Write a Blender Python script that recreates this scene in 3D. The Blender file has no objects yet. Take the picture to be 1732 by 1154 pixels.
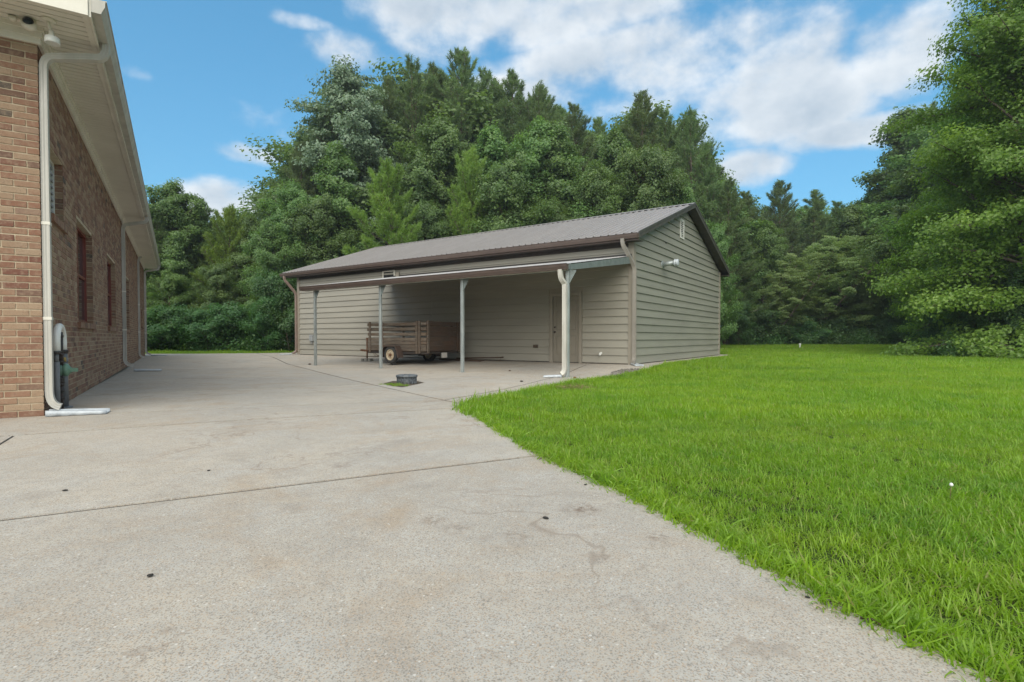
import bpy, bmesh, math, random
import numpy as np
from mathutils import Vector, Matrix, Euler

random.seed(7); np.random.seed(7)
R = math.radians
scene = bpy.context.scene
COL = scene.collection

# ------------------------------------------------------------------ camera
CAMZ, TILT, FPX = 0.78, R(1.2), 905.0
cam = bpy.data.cameras.new('camera'); camo = bpy.data.objects.new('camera', cam); COL.objects.link(camo)
cam.sensor_width = 36; cam.lens = FPX / 1732 * 36; cam.shift_y = 13 / 1732
cam.clip_start = 0.05; cam.clip_end = 2000
camo.location = (0, 0, CAMZ); camo.rotation_euler = (R(90) - TILT, 0, 0)
scene.camera = camo
scene.render.resolution_x = 1024; scene.render.resolution_y = 682

# ------------------------------------------------------------------ light
SUN_EL, SUN_AZ = R(42), R(190)          # azimuth clockwise from +Y
scene.view_settings.view_transform = 'Standard'
scene.view_settings.look = 'None'
scene.view_settings.gamma = 1
scene.view_settings.use_curve_mapping = False
scene.view_settings.exposure = 1.70
scene.cycles.use_denoising = True
scene.cycles.max_bounces = 10; scene.cycles.diffuse_bounces = 6; scene.cycles.transmission_bounces = 8
scene.cycles.sample_clamp_indirect = 6

sl = bpy.data.lights.new('sun', 'SUN'); sl.energy = 1.5; sl.angle = R(75); sl.color = (1, .93, .80)
so = bpy.data.objects.new('sun', sl); COL.objects.link(so)
sd = Vector((math.sin(SUN_AZ) * math.cos(SUN_EL), math.cos(SUN_AZ) * math.cos(SUN_EL), math.sin(SUN_EL)))
so.rotation_euler = (-sd).to_track_quat('-Z', 'Y').to_euler()

class NT:
    def __init__(s, tree): s.t = tree; s.n = tree.nodes; s.l = tree.links
    def add(s, typ, **kw):
        nd = s.n.new(typ)
        for k, v in kw.items():
            if k == 'ins':
                for kk, vv in v.items():
                    if isinstance(vv, bpy.types.NodeSocket): s.l.new(vv, nd.inputs[kk])
                    else: nd.inputs[kk].default_value = vv
            else: setattr(nd, k, v)
        return nd
    def math(s, op, a, b=0.0, c=0.0, clamp=False):
        return s.add('ShaderNodeMath', operation=op, use_clamp=clamp, ins={0: a, 1: b, 2: c}).outputs[0]
    def mix(s, f, a, b, bt='MIX'):
        nd = s.n.new('ShaderNodeMix'); nd.data_type = 'RGBA'; nd.blend_type = bt; nd.clamp_factor = True
        for sk, v in ((nd.inputs[0], f), (nd.inputs[6], a), (nd.inputs[7], b)):
            if isinstance(v, bpy.types.NodeSocket): s.l.new(v, sk)
            else: sk.default_value = v if not isinstance(v, tuple) or len(v) == 4 else (*v, 1)
        return nd.outputs[2]
    def noise(s, vec, scale, detail=4, rough=.5, dist=0.0):
        nd = s.n.new('ShaderNodeTexNoise'); nd.inputs['Scale'].default_value = scale
        nd.inputs['Detail'].default_value = detail; nd.inputs['Roughness'].default_value = rough
        nd.inputs['Distortion'].default_value = dist
        if vec is not None: s.l.new(vec, nd.inputs['Vector'])
        return nd.outputs['Fac']
    def mr(s, v, a, b, c=0.0, d=1.0, smooth=False):
        nd = s.n.new('ShaderNodeMapRange'); nd.interpolation_type = 'SMOOTHSTEP' if smooth else 'LINEAR'
        s.l.new(v, nd.inputs[0])
        for i, q in enumerate((a, b, c, d)): nd.inputs[i + 1].default_value = q
        return nd.outputs[0]

world = bpy.data.worlds.new('World'); scene.world = world; world.use_nodes = True
w = NT(world.node_tree); w.n.clear()
sky = w.add('ShaderNodeTexSky', sky_type='NISHITA', sun_disc=False, sun_elevation=SUN_EL, sun_rotation=SUN_AZ,
            altitude=0, air_density=1.0, dust_density=0.4, ozone_density=2.0)
tc = w.add('ShaderNodeTexCoord').outputs['Generated']
nrm = w.add('ShaderNodeVectorMath', operation='NORMALIZE', ins={0: tc}).outputs[0]
sx = w.add('ShaderNodeSeparateXYZ', ins={0: nrm})
az = w.math('ARCTAN2', sx.outputs[0], sx.outputs[1])
el = w.math('ARCSINE', sx.outputs[2])
ae = w.add('ShaderNodeCombineXYZ', ins={0: az, 1: el, 2: 0.0}).outputs[0]
zz = w.math('ADD', w.math('MAXIMUM', sx.outputs[2], 0.0), .22)
cp = w.add('ShaderNodeCombineXYZ', ins={0: w.math('DIVIDE', sx.outputs[0], zz), 1: w.math('DIVIDE', sx.outputs[1], zz), 2: 0.3}).outputs[0]
def dir_ae(px, py):
    x = (px - 866) / FPX; yc = (590 - py) / FPX
    d = Vector((x, yc * math.sin(TILT) + math.cos(TILT), yc * math.cos(TILT) - math.sin(TILT))).normalized()
    return math.atan2(d.x, d.y), math.asin(d.z)
BLOBS = [(900, 20, 330, 75, 1.0), (1090, 100, 260, 85, 1.0), (1330, 150, 190, 110, 1.0), (1440, 225, 190, 30, .8), (1500, 95, 130, 80, .9),
         (590, 90, 85, 42, .8), (525, 40, 55, 18, .55), (700, 60, 110, 60, .5), (420, 262, 62, 20, .75), (390, 335, 85, 34, 1.0), (1268, 285, 78, 36, 1.05),
         (235, 122, 32, 18, .22), (1000, 165, 330, 55, .75), (1160, 230, 160, 40, .6)]
cov = None
for (px, py, rx, ry, wt) in BLOBS:
    a0, e0 = dir_ae(px, py); a1, _ = dir_ae(px + rx, py); _, e1 = dir_ae(px, py - ry)
    dv = w.add('ShaderNodeVectorMath', operation='SUBTRACT', ins={0: ae, 1: (a0, e0, 0)}).outputs[0]
    dv = w.add('ShaderNodeVectorMath', operation='MULTIPLY', ins={0: dv, 1: (1 / abs(a1 - a0), 1 / abs(e1 - e0), 0)}).outputs[0]
    ln = w.add('ShaderNodeVectorMath', operation='LENGTH', ins={0: dv}).outputs['Value']
    g = w.mr(ln, 1.6, 0.3, 0, wt, True)
    cov = g if cov is None else w.math('MAXIMUM', cov, g)
# everywhere the photograph does not show: broken cloud of the same kind
side = w.mr(w.math('ABSOLUTE', az), .80, 1.05, 0, 1, True)
high = w.mr(el, .56, .72, 0, 1, True)
gen = w.mr(w.noise(cp, 1.3, 3, .5), .36, .56, 0, 1.0, True)
cov = w.math('MAXIMUM', cov, w.math('MULTIPLY', gen, w.math('MAXIMUM', side, high)))
def dens(offset):
    v = w.add('ShaderNodeVectorMath', operation='ADD', ins={0: ae, 1: offset}).outputs[0]
    v = w.add('ShaderNodeVectorMath', operation='MULTIPLY', ins={0: v, 1: (1, 1.35, 1)}).outputs[0]
    n = w.noise(v, 6.0, 10, .55, .0)
    return n
n0 = dens((3.1, 1.7, 0)); n1 = dens((3.09, 1.725, 0))
d0 = w.math('ADD', cov, w.math('MULTIPLY', w.math('SUBTRACT', n0, .5), 2.6))
mask = w.mr(d0, .26, 1.02, 0, 1, True)
relief = w.math('MULTIPLY', w.math('SUBTRACT', n0, n1), 2.6)
thick = w.mr(d0, .7, 1.5, 0, 1, True)
shade = w.math('ADD', w.math('SUBTRACT', .72, w.math('MULTIPLY', thick, .55)), relief, clamp=True)
ccol = w.mix(shade, (1.05, 1.30, 1.56), (2.25, 2.35, 2.43))
# the photographed blue: the physical sky, a little deeper
blue = w.mix(1.0, sky.outputs[0], (.26, .46, .50), 'MULTIPLY')
pale = w.mr(el, 0.0, .55, .35, 0, True)
blue = w.mix(.45, blue, (.30, .98, 1.62)); blue = w.mix(pale, blue, (.58, 1.24, 1.74))
final = w.mix(w.math('MULTIPLY', mask, .93), blue, ccol)
below = w.mr(sx.outputs[2], -.02, 0.0, 0, 1)
final = w.mix(below, (.35, .45, .25), final)
bg = w.add('ShaderNodeBackground', ins={0: final, 1: .13})
w.l.new(bg.outputs[0], w.add('ShaderNodeOutputWorld').inputs[0])

# ------------------------------------------------------------------ site geometry
C0 = np.array([3.46, 15.35]); U = np.array([-.825, .564]); U /= np.linalg.norm(U); N = np.array([-U[1] * -1, U[0] * -1])
N = np.array([U[1], -U[0]])                                   # into the shed
A0 = np.array([-4.77, 5.44]); V = np.array([-.532, .847]); V /= np.linalg.norm(V); W = np.array([V[1], -V[0]])
SHED_ROT = math.atan2(-U[1], -U[0]); HOUSE_ROT = math.atan2(W[1], W[0])
def sstep(x, a, b):
    t = np.clip((x - a) / (b - a), 0, 1); return t * t * (3 - 2 * t)
def zg(x, y):
    x = np.asarray(x, float); y = np.asarray(y, float)
    q = (x - C0[0]) * N[0] + (y - C0[1]) * N[1]               # 0 at the shed front, negative before it
    s = (x - C0[0]) * U[0] + (y - C0[1]) * U[1]
    near = sstep(s, -6, -.5) * (1 - sstep(s, 10.5, 15))
    dip = -.115 * sstep(-q, .3, 3.8) * (1 - sstep(-q, 6.0, 12.5)) * near
    base = -.02 * sstep(-q, .2, 4)
    rise = .35 * sstep(y, 20, 60) * sstep(x, 4, 16)
    return base + dip + rise
def G(px, py, dz=0.0):
    x = (px - 866) / FPX; yc = (590 - py) / FPX
    d = np.array([x, yc * math.sin(TILT) + math.cos(TILT), yc * math.cos(TILT) - math.sin(TILT)])
    z = 0.0
    for _ in range(30):
        t = (z + dz - CAMZ) / d[2]; z = .5 * z + .5 * float(zg(d[0] * t, d[1] * t))
    return np.array([d[0] * t, d[1] * t])

# ------------------------------------------------------------------ helpers
def link(o, parent=None):
    COL.objects.link(o)
    if parent is not None: o.parent = parent
    return o
def tag(o, label=None, cat=None, group=None, kind=None):
    if label: o['label'] = label
    if cat: o['category'] = cat
    if group: o['group'] = group
    if kind: o['kind'] = kind
    return o
def empty(name, loc=(0, 0, 0), rz=0.0, **kw):
    o = bpy.data.objects.new(name, None); o.empty_display_size = .2
    o.location = loc; o.rotation_euler = (0, 0, rz); COL.objects.link(o); return tag(o, **kw)
def mesh_np(name, verts, faces_list, mats, mat_idx=None, tint=None, smooth=False):
    """faces_list: list of (M,k) int arrays"""
    me = bpy.data.meshes.new(name); verts = np.asarray(verts, np.float32)
    me.vertices.add(len(verts)); me.vertices.foreach_set('co', verts.ravel())
    loops = np.concatenate([f.ravel() for f in faces_list]).astype(np.int32)
    sizes = np.concatenate([np.full(len(f), f.shape[1]) for f in faces_list]).astype(np.int32)
    starts = np.concatenate([[0], np.cumsum(sizes)[:-1]]).astype(np.int32)
    me.loops.add(len(loops)); me.loops.foreach_set('vertex_index', loops)
    me.polygons.add(len(sizes)); me.polygons.foreach_set('loop_start', starts); me.polygons.foreach_set('loop_total', sizes)
    for m in (mats if isinstance(mats, (list, tuple)) else [mats]): me.materials.append(m)
    if mat_idx is not None: me.polygons.foreach_set('material_index', np.asarray(mat_idx, np.int32))
    me.polygons.foreach_set('use_smooth', np.full(len(sizes), smooth))
    if tint is not None:
        at = me.attributes.new('tint', 'FLOAT', 'FACE'); at.data.foreach_set('value', np.asarray(tint, np.float32))
    me.update(calc_edges=True); me.validate(); return me

class MB:
    def __init__(s): s.v = []; s.f = []; s.sm = []; s.t = []
    def add(s, vs, fs, smooth=False, tint=0.0, M=None):
        o = len(s.v)
        for p in vs: s.v.append(tuple(M @ Vector(p)) if M is not None else tuple(p))
        for f in fs: s.f.append([i + o for i in f]); s.sm.append(smooth); s.t.append(tint)
        return s
    def box(s, x0, x1, y0, y1, z0, z1, M=None, tint=0.0):
        return s.add([(x0, y0, z0), (x1, y0, z0), (x1, y1, z0), (x0, y1, z0), (x0, y0, z1), (x1, y0, z1), (x1, y1, z1), (x0, y1, z1)],
                     [(0, 3, 2, 1), (4, 5, 6, 7), (0, 1, 5, 4), (1, 2, 6, 5), (2, 3, 7, 6), (3, 0, 4, 7)], M=M, tint=tint)
    def prism(s, poly, axis, a, b, M=None):
        n = len(poly)
        def p(u, v, k): return (k, u, v) if axis == 'x' else ((u, k, v) if axis == 'y' else (u, v, k))
        vs = [p(u, v, a) for u, v in poly] + [p(u, v, b) for u, v in poly]
        fs = [list(range(n))[::-1], list(range(n, 2 * n))] + [(i, (i + 1) % n, n + (i + 1) % n, n + i) for i in range(n)]
        return s.add(vs, fs, M=M)
    def sweep(s, path, sec, smooth=False, cap=True, up=(0, 0, 1), scales=None):
        path = [Vector(p) for p in path]; n = len(sec); rings = []
        tan = [(path[min(i + 1, len(path) - 1)] - path[max(i - 1, 0)]).normalized() for i in range(len(path))]
        ref = Vector(up)
        if abs(ref.dot(tan[0])) > .95: ref = Vector((1, 0, 0))
        x = (ref - tan[0] * ref.dot(tan[0])).normalized()
        for i, p in enumerate(path):
            x = (x - tan[i] * x.dot(tan[i])).normalized(); y = tan[i].cross(x)
            k = 1 if scales is None else scales[i]
            rings += [p + x * (a * k) + y * (b * k) for a, b in sec]
        fs = [(i * n + j, i * n + (j + 1) % n, (i + 1) * n + (j + 1) % n, (i + 1) * n + j) for i in range(len(path) - 1) for j in range(n)]
        if cap: fs += [tuple(range(n))[::-1], tuple((len(path) - 1) * n + j for j in range(n))]
        return s.add(rings, fs, smooth)
    def tube(s, path, r, n=10, smooth=True, cap=True, scales=None):
        return s.sweep(path, [(r * math.cos(2 * math.pi * k / n), r * math.sin(2 * math.pi * k / n)) for k in range(n)], smooth, cap, scales=scales)
    def lathe(s, prof, n=20, M=None, smooth=True, cap=True):
        vs = [(r * math.cos(2 * math.pi * k / n), r * math.sin(2 * math.pi * k / n), z) for r, z in prof for k in range(n)]
        fs = [(i * n + k, i * n + (k + 1) % n, (i + 1) * n + (k + 1) % n, (i + 1) * n + k) for i in range(len(prof) - 1) for k in range(n)]
        if cap: fs += [tuple(range(n))[::-1], tuple((len(prof) - 1) * n + k for k in range(n))]
        return s.add(vs, fs, smooth, M=M)
    def mesh(s, name, mat, bevel=0, tints=False):
        me = bpy.data.meshes.new(name); me.from_pydata(s.v, [], s.f); me.update()
        me.polygons.foreach_set('use_smooth', s.sm)
        bm = bmesh.new(); bm.from_mesh(me)
        bmesh.ops.recalc_face_normals(bm, faces=bm.faces)
        if bevel: bmesh.ops.bevel(bm, geom=list(bm.edges), offset=bevel, segments=1, affect='EDGES', clamp_overlap=True)
        bm.to_mesh(me); bm.free()
        if tints:
            at = me.attributes.new('tint', 'FLOAT', 'FACE'); at.data.foreach_set('value', s.t)
        me.materials.append(mat); return me
    def build(s, name, mat, parent=None, bevel=0, tints=False, **kw):
        o = bpy.data.objects.new(name, s.mesh(name, mat, bevel, tints)); link(o, parent); return tag(o, **kw)
def inst(me, name, parent, loc=(0, 0, 0), rot=(0, 0, 0), scl=(1, 1, 1)):
    o = bpy.data.objects.new(name, me); link(o, parent); o.location = loc; o.rotation_euler = rot; o.scale = scl; return o
def circ(cx, r, n): return None

# ------------------------------------------------------------------ materials
def newmat(name):
    m = bpy.data.materials.new(name); m.use_nodes = True; t = NT(m.node_tree); t.n.clear()
    out = t.add('ShaderNodeOutputMaterial'); p = t.add('ShaderNodeBsdfPrincipled'); t.l.new(p.outputs[0], out.inputs[0])
    return m, t, p, out
def bump(t, p, h, strength=.3, dist=.01):
    b = t.add('ShaderNodeBump', ins={'Strength': strength, 'Distance': dist, 'Height': h}); t.l.new(b.outputs[0], p.inputs['Normal'])
def pm(name, c1, c2=None, scale=6, rough=.6, metal=0.0, bumps=.15, bscale=60, var=None, detail=5, stretch=None, spec=.5):
    m, t, p, _ = newmat(name)
    tcn = t.add('ShaderNodeTexCoord').outputs['Object']
    if stretch: tcn = t.add('ShaderNodeVectorMath', operation='MULTIPLY', ins={0: tcn, 1: stretch}).outputs[0]
    c2 = c2 or tuple(.82 * k for k in c1)
    f = t.mr(t.noise(tcn, scale, detail, .6), .35, .68)
    c = t.mix(f, c1, c2)
    if var:
        rnd = t.add('ShaderNodeObjectInfo').outputs['Random']
        c = t.mix(1.0, c, t.add('ShaderNodeCombineColor', ins={0: t.mr(rnd, 0, 1, 1 - var, 1 + var), 1: t.mr(rnd, 0, 1, 1 - var, 1 + var), 2: t.mr(rnd, 0, 1, 1 - var, 1 + var)}).outputs[0], 'MULTIPLY')
    t.l.new(c, p.inputs['Base Color'])
    t.l.new(t.mr(t.noise(tcn, scale * 2.3, 4), .3, .7, max(.05, rough - .08), min(1, rough + .1)), p.inputs['Roughness'])
    p.inputs['Metallic'].default_value = metal; p.inputs['Specular IOR Level'].default_value = spec
    if bumps: bump(t, p, t.noise(tcn, bscale, 3), bumps, .004)
    return m

M_trim = pm('cream_vinyl', (.74, .70, .61), (.64, .60, .51), 3, .45, bumps=.05)
M_alu = pm('cream_aluminium', (.50, .475, .42), (.38, .36, .315), 5, .38, bumps=.05, stretch=(1, 1, .25))
M_soffit = pm('soffit_vinyl', (.74, .70, .61), (.66, .62, .53), 1.5, .5, bumps=.03)
M_brown = pm('brown_metal', (.105, .075, .062), (.085, .06, .05), 3, .4, bumps=.04)
M_darkbrown = pm('dark_brown_metal', (.045, .036, .031), (.03, .025, .022), 3, .5, bumps=.04)
M_roof = pm('taupe_roof_metal', (.255, .232, .218), (.215, .195, .183), 1.3, .38, bumps=.06, bscale=8, var=.03)
M_siding = pm('khaki_vinyl_siding', (.325, .302, .250), (.275, .256, .215), 1.1, .55, bumps=.10, bscale=45, var=.035, stretch=(.35, .35, 3))
M_shaded_siding = pm('shade_tinted_gable_siding', (.265, .262, .215), (.225, .222, .185), 1.1, .55, bumps=.10, bscale=45, var=.04, stretch=(.35, .35, 3))  # khaki siding again, with gable shade and green lawn bounce put into the colour
M_shedtrim = pm('khaki_trim', (.30, .265, .215), (.26, .23, .185), 2, .5, bumps=.05)
M_door = pm('door_paint', (.25, .22, .175), (.225, .2, .16), 2, .45, bumps=.04)
M_galv = pm('galvanised_steel', (.42, .45, .44), (.29, .32, .315), 9, .42, metal=.4, bumps=.05, stretch=(1, 1, .3))
M_galvgreen = pm('galvanised_beam', (.24, .27, .26), (.17, .20, .19), 6, .45, metal=.3, bumps=.05)
M_white = pm('white_plastic', (.74, .74, .70), (.66, .65, .6), 6, .4, bumps=.03)
M_grey = pm('grey_plastic', (.30, .31, .31), (.23, .235, .24), 8, .5, bumps=.05)
M_pvc = pm('grey_conduit', (.17, .18, .19), (.12, .125, .13), 10, .5, bumps=.05)
M_black = pm('black_iron', (.03, .028, .027), (.05, .035, .028), 20, .6, bumps=.2)
M_green = pm('green_enamel', (.13, .24, .17), (.10, .19, .13), 12, .5, bumps=.1)
M_rust = pm('rusty_steel', (.22, .095, .045), (.10, .05, .03), 16, .8, bumps=.4, bscale=80)
M_chalk = pm('weathered_black_plastic', (.055, .065, .075), (.16, .17, .18), 16, .75, bumps=.4, bscale=70)
M_rubber = pm('tyre_rubber', (.028, .028, .028), (.05, .046, .042), 12, .85, bumps=.3, bscale=90)
M_rim = pm('cream_wheel_paint', (.52, .45, .33), (.36, .26, .16), 22, .55, bumps=.15)
M_redwin = pm('dark_red_paint', (.20, .040, .024), (.15, .030, .02), 5, .38, bumps=.04)
M_block = pm('grey_cinder_block', (.24, .235, .215), (.17, .165, .15), 25, .9, bumps=.6, bscale=120)
M_silver = pm('silver_plastic', (.50, .53, .55), (.36, .39, .42), 12, .35, bumps=.15, bscale=25)
M_label = pm('pale_card', (.55, .52, .48), (.42, .38, .34), 30, .7)
M_flat_brown = pm('brown_plastic', (.10, .07, .05), rough=.5)
M_curtain = pm('window_blind', (.5, .47, .44), (.4, .37, .35), 3, .8)
M_debris = pm('dark_crumb', (.03, .028, .025), rough=.9, bumps=.5)
M_tuft = pm('dead_thatch', (.16, .11, .05), (.24, .17, .08), 40, .9)

def wood(name, a, b, c):
    m, t, p, _ = newmat(name)
    co = t.add('ShaderNodeTexCoord').outputs['Object']
    rnd = t.add('ShaderNodeObjectInfo').outputs['Random']
    off = t.add('ShaderNodeCombineXYZ', ins={0: t.math('MULTIPLY', rnd, 37.0), 1: t.math('MULTIPLY', rnd, 11.0), 2: rnd}).outputs[0]
    v = t.add('ShaderNodeVectorMath', operation='ADD', ins={0: co, 1: off}).outputs[0]
    g = t.add('ShaderNodeVectorMath', operation='MULTIPLY', ins={0: v, 1: (1.6, 1.6, 26)}).outputs[0]
    n = t.noise(g, 2.2, 7, .65, .6); big = t.noise(v, 2.5, 4)
    col = t.mix(t.mr(n, .34, .62), a, b); col = t.mix(t.mr(big, .42, .64), col, c)
    col = t.mix(t.mr(rnd, 0, 1, 0, .45), col, tuple(.5 * k for k in b))
    t.l.new(col, p.inputs['Base Color']); p.inputs['Roughness'].default_value = .85; bump(t, p, n, .7, .008)
    return m
M_wood = wood('weathered_board', (.26, .215, .165), (.075, .055, .042), (.145, .10, .068))
M_wood2 = wood('dark_board', (.12, .08, .055), (.045, .03, .022), (.09, .05, .03))

def brickmat():
    m, t, p, _ = newmat('brick_clay')
    rnd = t.add('ShaderNodeObjectInfo').outputs['Random']
    tint = t.add('ShaderNodeAttribute', attribute_name='tint').outputs['Fac']
    f = t.math('FRACT', t.math('ADD', rnd, tint))
    cr = t.add('ShaderNodeValToRGB', ins={0: f}); e = cr.color_ramp; e.interpolation = 'CONSTANT'
    cols = [(0, (.200, .092, .056)), (.16, (.25, .142, .088)), (.32, (.155, .062, .040)), (.46, (.28, .185, .118)), (.62, (.215, .100, .060)),
            (.76, (.31, .215, .140)), (.88, (.115, .056, .040)), (.955, (.042, .038, .036)), (.97, (.23, .145, .10))]
    e.elements[0].position = 0; e.elements[0].color = (*cols[0][1], 1); e.elements[1].position = cols[1][0]; e.elements[1].color = (*cols[1][1], 1)
    for pos, c in cols[2:]:
        k = e.elements.new(pos); k.color = (*c, 1)
    pos = t.add('ShaderNodeNewGeometry').outputs['Position']
    n = t.noise(pos, 22, 6, .7); n2 = t.noise(pos, 80, 4, .7)
    c = t.mix(t.mr(n, .46, .68, 0, .6), cr.outputs[0], (.33, .24, .165))
    c = t.mix(t.mr(n2, .52, .68, 0, .65), c, (.12, .07, .05))
    c = t.mix(t.mr(t.noise(pos, 1.2, 3), .3, .7, 0, .22), c, (.42, .29, .18))
    t.l.new(c, p.inputs['Base Color']); p.inputs['Roughness'].default_value = .88
    bump(t, p, t.math('ADD', n, n2), .5, .004); return m
M_brick = brickmat()
M_mortar = pm('tan_mortar', (.50, .41, .29), (.38, .30, .20), 9, .95, bumps=.5, bscale=150)

def concretemat():
    m, t, p, _ = newmat('exposed_aggregate_concrete')
    pos = t.add('ShaderNodeNewGeometry').outputs['Position']
    rnd = t.add('ShaderNodeObjectInfo').outputs['Random']
    big = t.noise(pos, .55, 5, .6, .6); mid = t.noise(pos, 2.6, 6, .62, .3); fine = t.noise(pos, 12, 4, .6)
    c = t.mix(t.mr(big, .36, .66), (.455, .405, .335), (.355, .337, .303))
    c = t.mix(t.mr(mid, .46, .72, 0, .75), c, (.45, .435, .40))
    c = t.mix(t.mr(t.noise(pos, 1.3, 5, .7, 1.0), .50, .68, 0, .7), c, (.36, .275, .19))
    c = t.mix(t.mr(t.noise(pos, .8, 6, .7, 1.6), .55, .68, 0, .55), c, (.25, .225, .195))
    c = t.mix(t.mr(fine, .35, .62, .35, 0), c, (.30, .285, .26))
    vo = t.add('ShaderNodeTexVoronoi', feature='F1', ins={'Vector': pos, 'Scale': 270.0, 'Randomness': 1.0})
    sp = t.add('ShaderNodeSeparateColor', ins={0: vo.outputs['Color']})
    c = t.mix(t.mr(sp.outputs[0], .65, 1.0, 0, .38), c, (.54, .50, .43))
    c = t.mix(t.mr(sp.outputs[1], .74, .80, 0, .62), c, (.20, .17, .14))
    c = t.mix(t.mr(sp.outputs[2], .80, .84, 0, .5), c, (.44, .31, .20))
    vo2 = t.add('ShaderNodeTexVoronoi', feature='F1', ins={'Vector': pos, 'Scale': 95.0, 'Randomness': 1.0})
    s2 = t.add('ShaderNodeSeparateColor', ins={0: vo2.outputs['Color']})
    pit = t.math('MULTIPLY', t.mr(s2.outputs[0], .86, .9), t.mr(vo2.outputs['Distance'], .42, .22))
    c = t.mix(t.math('MULTIPLY', pit, .6), c, (.16, .14, .12))
    c = t.mix(t.math('MULTIPLY', t.math('MULTIPLY', t.mr(s2.outputs[1], .965, .98), t.mr(vo2.outputs['Distance'], .5, .25)), .7), c, (.62, .59, .54))
    for (sx0, sy0, sr, amt) in STAINS:
        dd = t.add('ShaderNodeVectorMath', operation='SUBTRACT', ins={0: pos, 1: (sx0, sy0, 0)}).outputs[0]
        dd = t.add('ShaderNodeVectorMath', operation='MULTIPLY', ins={0: dd, 1: (1, 1, 0)}).outputs[0]
        ln_ = t.add('ShaderNodeVectorMath', operation='LENGTH', ins={0: dd}).outputs['Value']
        sm = t.math('MULTIPLY', t.mr(ln_, sr, 0, 0, amt, True), t.mr(t.noise(pos, 30, 5, .7), .42, .62))
        c = t.mix(sm, c, (.13, .08, .05))
    # a few wandering hairline stains
    ws = t.noise(pos, .9, 5, .55, .4)
    ridge = t.math('ABSOLUTE', t.math('SUBTRACT', ws, .5))
    c = t.mix(t.math('MULTIPLY', t.mr(ridge, .008, .0), t.mr(t.noise(pos, .7, 2), .48, .58, 0, .55)), c, (.22, .17, .13))
    hv = t.mr(rnd, 0, 1, .91, 1.06)
    c = t.mix(1.0, c, t.add('ShaderNodeCombineColor', ins={0: hv, 1: hv, 2: hv}).outputs[0], 'MULTIPLY')
    t.l.new(c, p.inputs['Base Color'])
    t.l.new(t.mr(mid, .3, .7, .75, .92), p.inputs['Roughness']); p.inputs['Specular IOR Level'].default_value = .3
    h = t.math('ADD', t.math('MULTIPLY', sp.outputs[1], -.6), t.math('MULTIPLY', fine, .6))
    bump(t, p, h, .45, .003); return m
STAINS = [(*G(984, 861), .13, .8), (*G(1113, 908), .09, .7), (*G(735, 879), .10, .6), (*G(770, 893), .10, .5), (*G(868, 905), .08, .5), (*G(578, 787), .12, .6), (*G(562, 768), .10, .5), (*G(330, 640), 1.0, .25), (*G(265, 650), 1.2, .4)]
M_conc = concretemat()

def soilmat():
    m, t, p, _ = newmat('lawn_soil')
    pos = t.add('ShaderNodeNewGeometry').outputs['Position']
    c = t.mix(t.mr(t.noise(pos, 6, 5, .6), .35, .65), (.035, .045, .012), (.05, .10, .014))
    c = t.mix(t.mr(t.noise(pos, 40, 4, .6), .5, .7, 0, .7), c, (.06, .048, .028))
    t.l.new(c, p.inputs['Base Color']); p.inputs['Roughness'].default_value = .95; p.inputs['Specular IOR Level'].default_value = .1
    bump(t, p, t.noise(pos, 30, 5), .8, .03); return m
M_soil = soilmat()
M_dirt = pm('bare_dirt', (.10, .07, .045), (.055, .045, .03), 14, .95, bumps=.8, bscale=60)
M_gravel = pm('grey_gravel', (.27, .25, .215), (.15, .135, .115), 40, .9, bumps=.8, bscale=60, var=.3)

def leafmat(name, ca, cb, cc, transl=.3, rough=.42, grass=False, spec=.6):
    m, t, p, out = newmat(name)
    if grass:
        pos = t.add('ShaderNodeNewGeometry').outputs['Position']
        rnd = t.add('ShaderNodeObjectInfo').outputs['Random']
        tint = t.add('ShaderNodeAttribute', attribute_name='tint').outputs['Fac']
        flat = t.add('ShaderNodeVectorMath', operation='MULTIPLY', ins={0: pos, 1: (1, 1, 0)}).outputs[0]
        c = t.mix(t.mr(t.noise(flat, .5, 5, .6), .40, .60), ca, cb)
        c = t.mix(t.mr(t.noise(flat, .23, 4, .6), .50, .68, 0, .5), c, tuple(.62 * k for k in cc))
        c = t.mix(t.mr(t.noise(flat, 1.9, 5, .7), .48, .66, 0, .85), c, cc)
        c = t.mix(t.mr(t.noise(flat, 4.5, 4, .7), .60, .74, 0, .5), c, (.34, .34, .07))
        c = t.mix(t.mr(tint, .25, 1, 0, .6), c, tuple(k * 1.35 for k in ca))
        c = t.mix(t.mr(tint, .95, .96, 0, .8), c, (.36, .30, .12))
        c = t.mix(t.mr(rnd, 0, 1, 0, .25), c, (.03, .10, .008))
    else:
        tint = t.add('ShaderNodeAttribute', attribute_name='tint').outputs['Fac']
        rnd = t.add('ShaderNodeObjectInfo').outputs['Random']
        c = t.mix(t.mr(tint, .1, .6), ca, cb); c = t.mix(t.mr(tint, .6, 1.0), c, cc)
        hsv = t.add('ShaderNodeHueSaturation', ins={'Hue': t.mr(rnd, 0, 1, .487, .512), 'Value': t.mr(rnd, 0, 1, .82, 1.18), 'Saturation': 1.0, 'Color': c})
        c = hsv.outputs[0]
    t.l.new(c, p.inputs['Base Color']); p.inputs['Roughness'].default_value = rough; p.inputs['Specular IOR Level'].default_value = spec
    tr = t.add('ShaderNodeBsdfTranslucent'); t.l.new(t.mix(1.0, c, (1.25, 1.25, .7), 'MULTIPLY'), tr.inputs[0])
    mx = t.add('ShaderNodeMixShader', ins={0: transl}); t.l.new(p.outputs[0], mx.inputs[1]); t.l.new(tr.outputs[0], mx.inputs[2])
    t.l.new(mx.outputs[0], out.inputs[0]); return m
L_decid = leafmat('broadleaf', (.105, .185, .060), (.145, .245, .070), (.205, .315, .085), .5)
L_pine = leafmat('pine_needles', (.12, .185, .085), (.165, .24, .10), (.22, .30, .12), .45, .55)
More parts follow.
